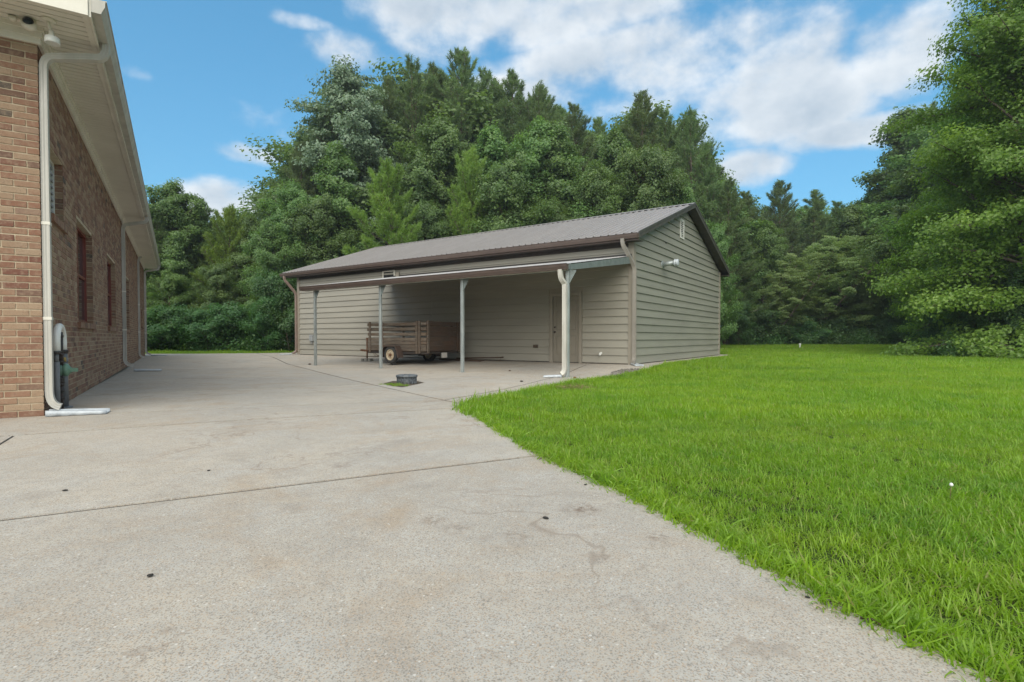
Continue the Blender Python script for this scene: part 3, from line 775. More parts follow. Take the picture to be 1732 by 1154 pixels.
MB().box(-9.56, -9.40, -.10, -.024, 3.04, 3.30).build('junction_box', M_shedtrim, shed, bevel=.01)
# gable vent
b = MB(); vy0, vy1, vz0, vz1 = 4.28, 4.72, 4.28, 4.96
b.box(.022, .05, vy0, vy0 + .06, vz0, vz1); b.box(.022, .05, vy1 - .06, vy1, vz0, vz1); b.box(.022, .05, vy0 + .06, vy1 - .06, vz1 - .05, vz1); b.box(.022, .05, vy0 + .06, vy1 - .06, vz0, vz0 + .05)
gv = b.build('gable_vent', M_white, shed)
b = MB(); 
for k in range(9):
    zc = vz0 + .085 + k * .065; b.prism([(.024, zc + .02), (.046, zc - .012), (.048, zc - .006), (.026, zc + .026)], 'y', vy0 + .06, vy1 - .06)
b.build('louvre', M_white, gv, kind='stuff'); 
# in x-z prism axis y the profile is (x, z)
MB().box(.021, .0225, vy0 + .06, vy1 - .06, vz0 + .05, vz1 - .05).build('vent_screen', M_darkbrown, gv)
b = MB(); py_, pz_ = 2.45, 3.14
b.tube([(0, py_, pz_), (.42, py_, pz_ + .02)], .075, 18); b.lathe([(.12, 0), (.12, .012), (.08, .02)], 20, M=Matrix.Translation((.024, py_, pz_)) @ Matrix.Rotation(R(90), 4, 'Y'))
b.build('exhaust_pipe', M_galv, shed)
b = MB(); Mx = Matrix.Translation((.40, py_, pz_ + .02)) @ Matrix.Rotation(R(90), 4, 'Y')
b.lathe([(.08, 0), (.118, .02), (.118, .06), (.09, .075), (.118, .09), (.118, .13), (.06, .15)], 20, M=Mx); b.build('exhaust_cap', M_silver, shed)
MB().box(.024, .03, 2.75, 2.83, 3.86, 3.96).build('bracket', M_darkbrown, shed)
# roof
EY, EZ, RY, RZ_ = -.42, 3.68, SD / 2, 5.585
slope = math.atan2(RZ_ - EZ, RY - EY); slen = math.hypot(RZ_ - EZ, RY - EY)
RX0, RX1 = -SL - .62, .32
npan = 18; pw = (RX1 - RX0) / npan; pro = []
for k in range(4):
    a = k * pw / 4
    pro += [(a, 0), (a + .01, .0), (a + .03, .034), (a + .06, .034), (a + .08, 0)]
pro.append((pw - .001, 0))
top = pro; polyp = top + [(x, zc - .004) for x, zc in reversed(top)]
panel = MB(); panel.prism(polyp, 'y', 0, slen); pme = panel.mesh('roof_panel', M_roof)
for k in range(npan):
    inst(pme, 'roof_panel', shed, (RX0 + k * pw, EY, EZ), (slope, 0, 0))
    inst(pme, 'roof_panel', shed, (RX0 + (k + 1) * pw, SD - EY, EZ), (slope, 0, math.pi))
b = MB(); rc = .22
b.prism([(RY - rc, RZ_ - rc * math.tan(slope) + .038), (RY, RZ_ + .044), (RY + rc, RZ_ - rc * math.tan(slope) + .038), (RY, RZ_ + .036)], 'x', RX0, RX1); b.build('ridge_cap', M_roof, shed)
def rake(xc0, xc1, name, mat, dt, dbm):
    m = MB(); cs = 1 / math.cos(slope)
    m.prism([(EY, EZ - dt * cs), (RY, RZ_ - dt * cs), (SD - EY, EZ - dt * cs), (SD - EY, EZ - dbm * cs), (RY, RZ_ - dbm * cs), (EY, EZ - dbm * cs)], 'x', xc0, xc1)
    return m.build(name, mat, shed)
M_rake = pm('grey_brown_trim', (.085, .082, .072), (.065, .062, .055), 3, .4, bumps=.04)
rake(RX1 + .001, RX1 + .022, 'rake_board', M_rake, -.028, .135)
rake(RX1 + .001, RX1 + .034, 'rake_flashing', M_rake, -.036, .03)
rake(RX0 - .02, RX0 - .001, 'rake_board', M_darkbrown, -.02, .15)
rake(0.004, RX1, 'rake_soffit', M_darkbrown, .11, .125)
rake(RX0, -SL - .004, 'rake_soffit', M_darkbrown, .11, .125)
MB().box(RX0, RX1, EY + .001, EY + .022, EZ - .20, EZ - .008).build('eave_fascia', M_brown, shed)
MB().box(RX0 + .01, RX1 - .01, EY + .024, -.026, EZ - .19, EZ - .18).build('eave_soffit', M_darkbrown, shed)
MB().box(-SL + .05, -.04, -.045, -.026, EZ - .30, EZ - .192).build('wall_flashing', M_darkbrown, shed)
MB().box(RX0, RX1, SD - EY - .022, SD - EY - .001, EZ - .20, EZ - .008).build('eave_fascia', M_brown, shed)
MB().box(RX0 + .01, RX1 - .01, SD + .002, SD - EY - .024, EZ - .19, EZ - .18).build('eave_soffit', M_darkbrown, shed)
b = MB(); b.prism([(EY - a, EZ - .15 + c) for a, c in kpro], 'x', RX0 - .01, RX1 + .012)
for xx in (RX0 - .01, RX1 + .012): b.prism([(EY - a, EZ - .15 + c) for a, c in kpro[:8]], 'x', xx - .002, xx + .002)
b.build('gutter', M_brown, shed)
def shed_spout(x, xw, mat, kickdir):
    yg = EY - .05; yw = -.085
    p = [(x, yg, EZ - .13)] + arc((x, yg, EZ - .2), (x, yg, EZ - .33), (x + (xw - x) * .25, yg * .8 + yw * .2, EZ - .42), 5)
    p += arc((x + (xw - x) * .8, yg * .2 + yw * .8, EZ - .78), (xw, yw, EZ - .9), (xw, yw, EZ - 1.02), 5)
    p += [(xw, yw, .26)] + arc((xw, yw, .24), (xw, yw, .10), (xw + kickdir[0] * .16, yw + kickdir[1] * .16, .075), 6)
    m = MB(); m.sweep(p, ribsec(.037, .05), up=(0, 1, 0)); return m.build('downspout', mat, shed)
M_tanalu = pm('tan_aluminium', (.27, .245, .21), (.22, .20, .175), 5, .4, bumps=.04)
shed_spout(-.12, .085, M_tanalu, (.2, -1)); shed_spout(-SL - .35, -SL - .06, pm('brown_tan_aluminium', (.24, .17, .14), (.20, .15, .12), 5, .4), (-.3, -1))
splash('splash_block', SH(.10, -.20), SHED_ROT - R(50), .55, label='silver splash tray at the near corner of the shed', cat='splash guard')
splash('splash_block', SH(-SL - .1, -.3), SHED_ROT - R(120), .5, label='grey splash tray at the far left corner of the shed', cat='splash guard')

# ------------------------------------------------------------------ carport
CY = -3.77
zc_ = lambda x, y: float(zg(*SH(x, y)))
port = empty('carport', (C0[0], C0[1], 0), SHED_ROT, label='lean-to carport on four steel posts with corrugated roof and brown gutter before the shed', cat='carport')
CX0, CX1 = -9.9, -.0
FZ = 2.45; WZ = 3.11       # front and wall height of the sheet
cs_sl = math.atan2(WZ - FZ, -CY + .15 - .03); cl = math.hypot(WZ - FZ, -CY + .12)
prof = []; x = CX0
while x < CX1 - .2:
    prof += [(x, 0), (x + .10, 0), (x + .118, .02), (x + .14, .02), (x + .158, 0)]; x += .2286
prof.append((CX1, 0))
n6 = 6; per = len(prof) // n6
idx = list(range(0, len(prof), per))
for a, c in zip(idx, idx[1:] + [len(prof) - 1]):
    seg = prof[a:c + 1]
    if len(seg) < 3: continue
    pp = seg + [(x_, z_ - .003) for x_, z_ in reversed(seg)]
    m = MB(); m.prism(pp, 'y', 0, cl); o = m.build('roof_panel', pm('zinc_roof_sheet', (.50, .48, .46), (.42, .40, .385), 3, .4, metal=.2), port)
    o.location = (0, CY - .15, FZ); o.rotation_euler = (cs_sl, 0, 0)
posts = [-.07, -.07 - 3.12, -.07 - 6.24, -.07 - 9.36]
for i, x in enumerate(posts):
    zb = zc_(x, CY) - .02
    m = MB(); m.box(x - .038, x + .038, CY - .038, CY + .038, zb, FZ - .14); po = m.build('post', M_galv, port, bevel=.006)
    m = MB(); g0 = FZ - .142
    m.prism([(x + .04, g0), (x + .04, g0 - .30), (x + .05, g0 - .30), (x + .22, g0 - .03), (x + .22, g0)], 'y', CY - .012, CY - .002); m.build('gusset_plate', M_galvgreen, po)
    m = MB(); m.box(x - .06, x + .06, CY - .06, CY + .06, zb, zb + .028); m.build('foot_plate', M_galv, po)
MB().box(CX0, CX1, CY - .036, CY + .036, FZ - .14, FZ + .015).build('front_beam', M_galvgreen, port)
for x in (CX0 + .04, CX1 - .03):      # end rafters follow the slope
    m = MB(); m.prism([(CY + .04, FZ - .12), (-.05, WZ - .215), (-.05, WZ - .02), (CY - .12, FZ - .02), (CY - .12, FZ - .12)], 'x', x - .03, x + .03); m.build('end_rafter', M_galvgreen, port)
for k in range(1, 6):
    x = CX0 + (CX1 - CX0) * k / 6
    m = MB(); m.prism([(CY + .04, FZ - .05), (-.05, WZ - .12), (-.05, WZ - .03), (CY + .04, FZ + .03 - .005)], 'x', x - .02, x + .02); m.build('rafter', M_galvgreen, port)
MB().box(CX0 + .02, CX1 - .02, -.06, -.028, WZ - .20, WZ + .06).build('ledger_flashing', M_darkbrown, port)
gy_ = CY - .13; gz_ = FZ - .135
b = MB(); b.prism([(gy_ - a, gz_ + c) for a, c in kpro], 'x', CX0 - .05, CX1 + .02)
for xx in (CX0 - .05, CX1 + .02): b.prism([(gy_ - a, gz_ + c) for a, c in kpro[:8]], 'x', xx - .002, xx + .002)
b.build('gutter', M_brown, port)
MB().box(CX0, CX1, gy_ + .002, gy_ + .02, gz_ - .012, gz_ + .10).build('fascia', M_trim, port)
x = posts[0] - .03; yg = gy_ - .05; yw = CY - .082
zb = zc_(x, CY) + .02
p = [(x - .06, yg, gz_ + .01)] + arc((x - .06, yg, gz_ - .05), (x - .06, yg, gz_ - .18), (x - .03, yg * .6 + yw * .4, gz_ - .24), 5) + arc((x - .01, yw, gz_ - .30), (x, yw, gz_ - .36), (x, yw, gz_ - .45), 4)
p += [(x, yw, zb + .24)] + arc((x, yw, zb + .20), (x, yw, zb + .08), (x - .06, yw - .06, zb + .05), 6)
b = MB(); b.sweep(p, ribsec(.037, .05), up=(0, 1, 0)); b.build('downspout', M_alu, port)
splash('splash_block', SH(x - .06, yw - .02), SHED_ROT + R(205), .42, label='crumpled silver splash tray at the foot of the carport downspout', cat='splash guard')

# ------------------------------------------------------------------ trailer
tx, ty = -7.82, -1.12       # near rear body corner in shed frame (rear faces the near corner side)
qx = lambda px: px
P0 = SH(0, 0)
def shed_local(p): d = np.array(p) - C0; return (float(-(d @ U)), float(d @ N))
rc_ = shed_local((-2.60, 16.34)); fc_ = shed_local((-4.82, 17.87))
TLn, TW = 2.70, 1.5
tr_p = SH(rc_[0], rc_[1]); tz = float(zg(*SH(rc_[0] - 1.3, rc_[1] + .7)))
tr = empty('utility_trailer', (tr_p[0], tr_p[1], tz), SHED_ROT, label='old wooden slat trailer with cream wheels parked under the carport', cat='trailer')
# local: x from 0 (rear) to -2.70 (front), y 0 near side to 1.5, z up
zf = .47; ht = 1.41
rw = random.Random(9)
def plank(x0, x1, y0, y1, z0, z1, name='plank', mat=None):
    m = MB(); m.box(x0, x1, y0, y1, z0, z1); me = m
    o = me.build(name, mat or M_wood, tr, bevel=.004); o.rotation_euler = (0, rw.uniform(-.003, .003), 0); return o
gaps = [.012, .035, .040, .040, .012, .010, .008]; z = .38 + .03; hs = [.125] * 7
zz_ = .415
for k in range(7):
    g = [.006, .012, .022, .066, .068, .062, .03][k]
    h = .094
    for (ya, yb) in ((0, .025), (TW - .025, TW)):
        plank(-TLn + rw.uniform(-.02, .02), -.02 + rw.uniform(-.02, 0), ya, yb, zz_ + rw.uniform(-.003, .003), zz_ + h)
    plank(-TLn - .002, -TLn + .024, .03, TW - .03, zz_, zz_ + h, mat=M_wood)
    zz_ += h + g
topz = zz_
zt = .42
for k in range(6):
    h = [.15, .15, .15, .15, .15, .13][k]; g = [.003, .003, .004, .004, .022, .0][k]
    plank(.004, .028, -.02, TW + .02, zt, zt + h, name='tailgate_board', mat=M_wood2); zt += h + g
for (x, ya, yb, m_) in ((-2.56, -.03, -.001, M_wood), (-1.98, -.035, -.001, M_rust), (-.42, -.03, -.001, M_wood), (-.30, -.035, -.001, M_wood), (-2.56, TW + .001, TW + .03, M_wood), (-.3, TW + .001, TW + .03, M_wood)):
    plank(x - .045, x + .045, ya, yb, .34, topz + .01, name='stake', mat=m_)
for (xx, yy) in ((-.06, .0), (-.06, TW - .0)):
    m = MB(); m.box(.03, .065, yy - .02, yy + .05, .36, topz + .02); m.build('corner_post', M_wood, tr)
m = MB(); m.box(.029, .06, TW - .14, TW - .07, .40, topz); m.build('stake', M_wood2, tr)
for k in range(7): plank(-TLn + .03, -.01, .03 + k * .206, .03 + k * .206 + .2, .385, .410, name='floor_board', mat=M_wood2)
m = MB(); m.box(-TLn, 0, .02, .07, .32, .384); m.box(-TLn, 0, TW - .07, TW - .02, .32, .384)
for xx in (-2.6, -1.8, -1.0, -.06): m.box(xx, xx + .05, .07, TW - .07, .33, .38)
m.build('chassis', M_black, tr)
for sy in (.30, TW - .30):
    pass
axx = -1.42
m = MB(); m.tube([(axx, -.12, .285), (axx, TW + .12, .285)], .028, 12); m.build('axle', M_black, tr)
for sy in (.1, TW - .1):
    m = MB(); m.sweep([(axx - .45, sy, .31), (axx - .2, sy, .27), (axx, sy, .255), (axx + .2, sy, .27), (axx + .45, sy, .31)], [(-.012, -.025), (.012, -.025), (.012, .025), (-.012, .025)]); m.build('leaf_spring', M_rust, tr)
def wheel(y, sgn):
    wr = .285
    Mx = Matrix.Translation((axx, y, wr)) @ Matrix.Rotation(R(90) * sgn, 4, 'X')
    m = MB(); m.lathe([(.17, -.065), (.2, -.075), (.262, -.07), (.28, -.045), (.285, -.02), (.285, .02), (.28, .045), (.262, .07), (.2, .075), (.17, .065)], 36, M=Mx, cap=False); t_ = m.build('tyre', M_rubber, tr)
    m = MB(); m.lathe([(.168, -.066), (.176, .070), (.166, .072), (.152, .045), (.12, .034), (.10, .052), (.06, .057), (.045, .042)], 30, M=Mx); m.build('rim', M_rim, tr)
    m = MB(); m.lathe([(.04, .04), (.038, .090), (.02, .10)], 14, M=Mx)
    for k in range(5):
        a = k * 2 * math.pi / 5; m.lathe([(.011, .05), (.011, .07)], 6, M=Mx @ Matrix.Translation((.065 * math.cos(a), .065 * math.sin(a), 0)))
    m.build('hub', M_rust, tr)
wheel(-.12, 1); wheel(TW + .12, -1)
for sy, s2 in ((-.22, 1), (TW + .22, -1)):
    m = MB(); pr_ = [(-.42, .20), (-.36, .42), (-.28, .56), (-.24, .585), (.24, .585), (.28, .56), (.36, .42), (.42, .20)]
    inn = [(a * .965, c - .012 if abs(a) < .3 else c) for a, c in pr_][::-1]
    ya, yb = sorted((sy, sy + s2 * .215))
    m.prism([(axx + a, c) for a, c in pr_ + inn], 'y', ya, yb)
    lip = [(a, c) for a, c in pr_] + [(a * .88, c - .035 if abs(a) < .3 else c) for a, c in pr_][::-1]
    m.prism([(axx + a, c) for a, c in lip], 'y', sy - .002, sy + .002)
    m.build('fender', pm('worn_black_fender', (.055, .042, .035), (.10, .06, .045), 14, .6, bumps=.3), tr)
m = MB(); m.box(-TLn - .02, -TLn - .01 - .0, .6, .9, .33, .38)
m.sweep([(-2.4, TW / 2, .35), (-3.85, TW / 2, .38)], [(-.035, -.03), (.035, -.03), (.035, .03), (-.035, .03)]); m.sweep([(-2.3, .1, .35), (-3.2, TW / 2 - .03, .37)], [(-.02, -.02), (.02, -.02), (.02, .02), (-.02, .02)]); m.sweep([(-2.3, TW - .1, .35), (-3.2, TW / 2 + .03, .37)], [(-.02, -.02), (.02, -.02), (.02, .02), (-.02, .02)])
m.build('tongue', M_rust, tr)
m = MB(); m.tube([(-3.50, TW / 2 - .08, .10), (-3.50, TW / 2 - .08, .80)], .026, 10); m.tube([(-3.50, TW / 2 - .08, .78), (-3.50, TW / 2 - .08, .83)], .034, 10); m.tube([(-3.58, TW / 2 - .08, .72), (-3.42, TW / 2 - .2, .72)], .008, 6)
m.build('jack', M_rust, tr)
m = MB()
m.lathe([(.05, 0), (.06, .03), (.05, .06)], 14, M=Matrix.Translation((-3.87, TW / 2, .36))); m.build('coupler', M_rust, tr)
m = MB()
for s_ in (-1, 1):
    m.tube([(-3.3, TW / 2, .37), (-3.15, TW / 2 + s_ * .06, .22), (-3.0, TW / 2 + s_ * .08, .18), (-2.85, TW / 2 + s_ * .07, .24), (-2.7, TW / 2 + s_ * .04, .34)], .009, 6)
m.build('chain', M_rust, tr)
m = MB(); m.box(.03, .036, TW * .42, TW * .42 + .26, .20, .36); pl = m.build('licence_plate', M_label, tr)
m = MB(); m.sweep([(-.02, .2, .33), (-1.2, .05, .30)], [(-.01, -.01), (.01, -.01), (.01, .01), (-.01, .01)]); m.build('brace_rod', M_black, tr)
jx = SH(rc_[0] - 3.50, rc_[1] + TW / 2 - .08)
bk = empty('cinder_block', (jx[0], jx[1], float(zg(*jx))), SHED_ROT + R(8), label='grey concrete block under the trailer jack', cat='concrete block')
m = MB(); m.box(-.2, .2, -.1, .1, 0.0, .10 + tz * 0); m.build('block', M_block, bk, bevel=.006)
m = MB()
for xx in (-.12, .06): m.box(xx, xx + .06, -.102, -.098, .02, .085)
m.build('core_hole', M_darkbrown, bk)
# pile of old lumber against the wall
for k, (x0, L, y, z, a, tl, lab) in enumerate(((-6.9, 1.85, -.55, .0, .06, 0.0, 'dark plank lying flat behind the trailer against the shed wall'), (-6.2, 1.9, -.42, .04, .02, .035, 'dark board resting on top of the other planks, its right end raised'), (-6.6, 1.7, -.72, .0, -.04, 0.0, 'thin brown batten nearest the carport post on the floor'))):
    p = SH(x0, y); e = empty('lumber_plank', (p[0], p[1], float(zg(*p)) + z), SHED_ROT + a, label=lab, cat='plank', group='planks on the carport floor')
    m = MB(); m.box(0, L, -.06, .06, 0, .045); o = m.build('board', M_wood2, e, bevel=.004); o.rotation_euler = (0, -tl, 0)
    m = MB(); m.box(L - .16, L - .10, -.065, .065, .0 if tl == 0 else .0, .01); m.build('cleat', M_rust, e)

# drain lid and patch of bare earth
dc = G(686, 650); dzz = float(zg(*dc))
patch_pts = [G(648, 649), G(664, 645), G(700, 643.5), G(717, 647.5), G(697, 652), G(680, 655.5), G(662, 653)]
pc = sum(patch_pts) / len(patch_pts)
m = MB(); pv = [(p[0], p[1], float(zg(*p)) + .004) for p in patch_pts] + [(pc[0], pc[1], float(zg(*pc)) + .018)]
m.add(pv, [(i, (i + 1) % 7, 7) for i in range(7)], True); o = m.build('soil_patch', M_dirt, kind='structure')
e = empty('drain_basin', (dc[0], dc[1] + .12, dzz), 0, label='weathered black round drain basin standing in a weedy patch of the concrete', cat='drain')
prof_ = [(.185, 0), (.185, .13)]; m = MB(); m.lathe([(.175, 0), (.18, .135)], 32); 
for k in range(16):
    a = 2 * math.pi * k / 16; m.box(-.008, .008, .178, .196, 0, .125, M=Matrix.Rotation(a, 4, 'Z'))
m.build('basin_wall', M_chalk, e)
m = MB(); m.lathe([(.205, .13), (.21, .15), (.205, .17), (.17, .178), (.08, .168), (.02, .17)], 32); m.box(-.05, .05, -.008, .008, .17, .19); lid = m.build('lid', M_chalk, e)

# ------------------------------------------------------------------ vegetation generators
def leafcloud(cen, nrm, L, Wd):
    """rhombic leaves at cen with normals nrm -> verts, quads"""
    n = len(cen); nrm = nrm / np.linalg.norm(nrm, axis=1, keepdims=True)
    r = np.random.normal(size=(n, 3)); t = np.cross(nrm, r); t /= np.linalg.norm(t, axis=1, keepdims=True) + 1e-9
    b = np.cross(nrm, t); L = L[:, None] / 2; Wd = Wd[:, None] / 2
    v = np.stack([cen - t * L, cen + b * Wd + nrm * Wd * .25, cen + t * L, cen - b * Wd + nrm * Wd * .25], 1).reshape(-1, 3)
    return v, np.arange(4 * n).reshape(-1, 4)
def tubes_np(segs, n=5):
    """list of (points(k,3), radii(k)) -> verts, quads"""
    V_, F_ = [], []; o = 0; ang = np.arange(n) * 2 * np.pi / n
    for pts, rad in segs:
        pts = np.asarray(pts, float); k = len(pts); tan = np.gradient(pts, axis=0); tan /= np.linalg.norm(tan, axis=1, keepdims=True) + 1e-9
        ref = np.array([.3, .5, .81]); x = np.cross(tan, ref); x /= np.linalg.norm(x, axis=1, keepdims=True) + 1e-9; y = np.cross(tan, x)
        ring = pts[:, None] + (x[:, None] * np.cos(ang)[None, :, None] + y[:, None] * np.sin(ang)[None, :, None]) * np.asarray(rad)[:, None, None]
        V_.append(ring.reshape(-1, 3))
        i = np.arange(k - 1)[:, None] * n; j = np.arange(n)[None]; j2 = (j + 1) % n
        F_.append((np.stack([i + j, i + j2, i + n + j2, i + n + j], -1).reshape(-1, 4)) + o); o += k * n
    return np.concatenate(V_), np.concatenate(F_)
def limb_path(p0, az, up0, length, bend, k=5, wob=.04):
    pts = [np.array(p0, float)]; d = length / (k - 1); up = up0
    for i in range(k - 1):
        dr = np.array([math.cos(az) * math.cos(up), math.sin(az) * math.cos(up), math.sin(up)]); pts.append(pts[-1] + dr * d + np.random.normal(0, wob * d, 3)); up += bend / (k - 1); az += np.random.normal(0, .12)
    return np.array(pts)
def lerp_path(pts, t):
    f = t * (len(pts) - 1); i = min(int(f), len(pts) - 2); return pts[i] + (pts[i + 1] - pts[i]) * (f - i)

def broadleaf(seed, H=12, rad=4.0, base=.15, n_limb=34, n_leaf=45000, leaf=.13, prof='oval', spray=.75, flat=.38, up=(.25, .75), stems=1):
    np.random.seed(seed); rr = random.Random(seed)
    segs = []; cl = []
    for st in range(stems):
        lean = np.random.normal(0, .03 if stems == 1 else .16, 2); b0 = np.random.normal(0, .0 if stems == 1 else .5, 2)
        tp = np.array([[b0[0] + lean[0] * H * t + .12 * math.sin(5 * t + st), b0[1] + lean[1] * H * t + .12 * math.cos(4 * t + st), H * .96 * t - .1] for t in np.linspace(0, 1, 9)])
        r0 = H * .016 / (1 if stems == 1 else 1.7)
        segs.append((tp, r0 * (1 - .93 * np.linspace(0, 1, 9)) + .004))
        nl = n_limb // stems
        for i in range(nl):
            f = (i + rr.random()) / nl; h = base + (1 - base) * f * .98; p0 = lerp_path(tp, min(h, .99)); az = i * 2.4 + rr.uniform(-.5, .5)
            if prof == 'oval': pr_ = math.sin(math.pi * min(1, .18 + f * .80)) ** .7
            elif prof == 'cone': pr_ = (1 - f) ** .75 * .95 + .10
            elif prof == 'dome': pr_ = math.sqrt(max(0, 1 - f ** 2.4)) * .9 + .12
            else: pr_ = .55 + .45 * math.sin(math.pi * f)
            ln = rad * pr_ * rr.uniform(.72, 1.12); u0 = rr.uniform(*up) + f * .35
            path = limb_path(p0, az, u0, ln, -.45, 6, .08); segs.append((path, np.linspace(r0 * (.38 - .22 * f), .008, 6)))
            ncl = max(3, int(ln / (spray * .48)))
            for c in range(ncl):
                t = .28 + .72 * (c + rr.random() * .8) / ncl; q = lerp_path(path, min(t, 1)); side = rr.uniform(-1, 1) * ln * .26 * (1.1 - t * .5)
                q = q + np.array([-math.sin(az) * side, math.cos(az) * side, rr.uniform(-.12, .16) * spray * 2]); cl.append((q, spray * rr.uniform(.6, 1.15), az))
                if c % 2 == 0: segs.append((np.array([lerp_path(path, max(t - .2, 0)), (lerp_path(path, max(t - .2, 0)) + q) / 2 + [0, 0, .05], q]), np.array([.02, .013, .005])))
        cl.append((tp[-1], spray * .7, 0)); cl.append((tp[-2], spray, 0))
    w_ = np.array([c[1] ** 2 for c in cl]); cnt = np.maximum(8, (w_ / w_.sum() * n_leaf).astype(int))
    C_, N_, T_ = [], [], []
    for (q, r, az), k in zip(cl, cnt):
        d = np.random.normal(size=(k, 3)); d /= np.linalg.norm(d, axis=1, keepdims=True); rad_ = (np.random.random(k) ** .5 * r) * (1 + .12 * np.abs(np.random.normal(0, .6, k)))
        off = d * rad_[:, None]; ca, sa = math.cos(az), math.sin(az); el_ = rr.uniform(1.15, 1.7); a_ = off[:, 0] * ca + off[:, 1] * sa; b_ = -off[:, 0] * sa + off[:, 1] * ca
        a_ = a_ * el_; b_ = b_ * .75; off[:, 0] = a_ * ca - b_ * sa; off[:, 1] = a_ * sa + b_ * ca
        off[:, 2] = off[:, 2] * flat * rr.uniform(.7, 1.3) - .16 * a_ * abs(rr.gauss(0, 1)) + rr.uniform(-.1, .3) * b_
        C_.append(q + off); N_.append(np.array([.55 * math.cos(az), .55 * math.sin(az), .55]) + d * .45 + np.random.normal(0, .45, (k, 3)))
        T_.append(np.clip(rr.random() * .55 + np.random.random(k) * .45, 0, 1))
    C_ = np.concatenate(C_); N_ = np.concatenate(N_); T_ = np.concatenate(T_)
    C_[:, 2] = np.maximum(C_[:, 2], .03)
    Ls = leaf * np.random.uniform(.7, 1.25, len(C_)); v, f = leafcloud(C_, N_, Ls, Ls * .72)
    return tubes_np(segs), (v, f, T_), H
def pine(seed, H=18, rad=3.4, base=.30, n_limb=62, n_tuft=2300, needle=.24, per=20, droop=-.1, width=.034):
    np.random.seed(seed); rr = random.Random(seed); segs = []; tf = []
    tp = np.array([[.15 * math.sin(3 * t + seed), .15 * math.cos(2.3 * t), H * .985 * t - .1] for t in np.linspace(0, 1, 10)])
    segs.append((tp, H * .0115 * (1 - .92 * np.linspace(0, 1, 10)) + .006))
    for i in range(n_limb):
        f = (i + rr.random()) / n_limb; h = base + (1 - base) * f ** .9; p0 = lerp_path(tp, min(h, .995)); az = i * 2.4 + rr.uniform(-.6, .6)
        ln = rad * ((1 - f) ** .55 * .86 + .15) * rr.uniform(.6, 1.15); u0 = rr.uniform(.0, .45) + .95 * f ** 1.4
        path = limb_path(p0, az, u0, ln, .45 + droop, 6, .10); segs.append((path, np.linspace(.055 * (1.15 - f), .008, 6)))
        nt = max(4, int(n_tuft / n_limb * (ln / rad) * 1.5))
        for c in range(nt):
            t = .30 + .70 * (c + rr.random()) / nt; q0 = lerp_path(path, min(t, 1)); side = rr.uniform(-1, 1); s_ = side * ln * .27 * (1.15 - .55 * t)
            q = q0 + np.array([-math.sin(az) * s_, math.cos(az) * s_, abs(side) * .10 * ln * .3 + rr.uniform(-.08, .22)])
            dr = np.array([math.cos(az) * .55 - math.sin(az) * side * .5, math.sin(az) * .55 + math.cos(az) * side * .5, .55 + .5 * f + rr.uniform(-.1, .35)])
            tf.append((q, dr / np.linalg.norm(dr), i))
            if c % 4 == 0: segs.append((np.array([q0, (q0 + q) / 2, q]), np.array([.014, .010, .006])))
    tf.append((tp[-1], np.array([0, 0, 1.]), 0)); tf.append((tp[-1] - [0, 0, .2], np.array([0, 0, 1.]), 0))
    Q = np.array([t[0] for t in tf]); D = np.array([t[1] for t in tf]); nT = len(Q); ct = np.random.random(n_limb)[np.array([t[2] for t in tf])] * .5 + np.random.random(nT) * .2
    Q = np.repeat(Q, per, 0); D = np.repeat(D, per, 0); k = len(Q); s = np.random.uniform(-.16, .16, k)[:, None]
    d = D * .75 + np.random.normal(0, .48, (k, 3)); d /= np.linalg.norm(d, axis=1, keepdims=True)
    sd_ = np.cross(d, np.random.normal(size=(k, 3))); sd_ /= np.linalg.norm(sd_, axis=1, keepdims=True)
    L = needle * np.random.uniform(.7, 1.15, k)[:, None]; base_ = Q + D * s
    v = np.stack([base_ - sd_ * width / 2, base_ + sd_ * width / 2, base_ + d * L], 1).reshape(-1, 3)
    f_ = np.arange(3 * k).reshape(-1, 3); T = np.clip(np.repeat(ct, per) + np.random.random(k) * .3, 0, 1)
    return tubes_np(segs), (v, f_, T), H

KINDS = {}
def reg_kind(name, data, leafm, bark=M_bark):
    (tv, tf_), (lv, lf, lt), H = data
    KINDS[name] = dict(H=float(lv[:, 2].max()), trunk=mesh_np('trunk', tv, [tf_], bark, smooth=True), crown=mesh_np('crown', lv, [lf], leafm, tint=lt), rad=float(np.percentile(np.hypot(lv[:, 0], lv[:, 1]), 97)))
reg_kind('pine_a', pine(11, 19, 3.6, .18, 70, 3200, per=20), L_pine)
reg_kind('pine_b', pine(12, 18, 3.3, .22, 64, 3000, per=20), L_pine)
reg_kind('pine_c', pine(13, 20, 4.2, .2, 76, 3800, per=20), L_pine)
reg_kind('pine_y', pine(14, 11, 3.6, .05, 46, 2700, .26, 26, droop=.0), L_pinebright)
reg_kind('dec_a', broadleaf(21, 14, 3.6, .12, 74, 84000, .15, 'oval', .50, .85, (-.05, 1.0)), L_decid)
reg_kind('dec_b', broadleaf(22, 13, 3.2, .06, 74, 78000, .15, 'cone', .48, .85, (-.05, 1.0)), L_decid)
reg_kind('dec_c', broadleaf(23, 11, 3.8, .05, 66, 74000, .14, 'dome', .50, .85, (-.05, 1.0)), L_decid)
reg_kind('grey', broadleaf(24, 17, 3.8, .3, 56, 52000, .17, 'dome', .75), L_greyleaf)
reg_kind('feather', broadleaf(25, 10, 3.4, .06, 66, 72000, .13, 'full', .5, .35, (.5, 1.1), stems=3), L_feather, M_palebark)
reg_kind('maple_a', broadleaf(31, 17, 5.2, .07, 96, 190000, .13, 'cone', .56, .85, (-.15, .95)), L_maple)
reg_kind('maple_b', broadleaf(32, 15, 4.6, .03, 84, 160000, .125, 'dome', .54, .85, (-.15, .95)), L_maple)
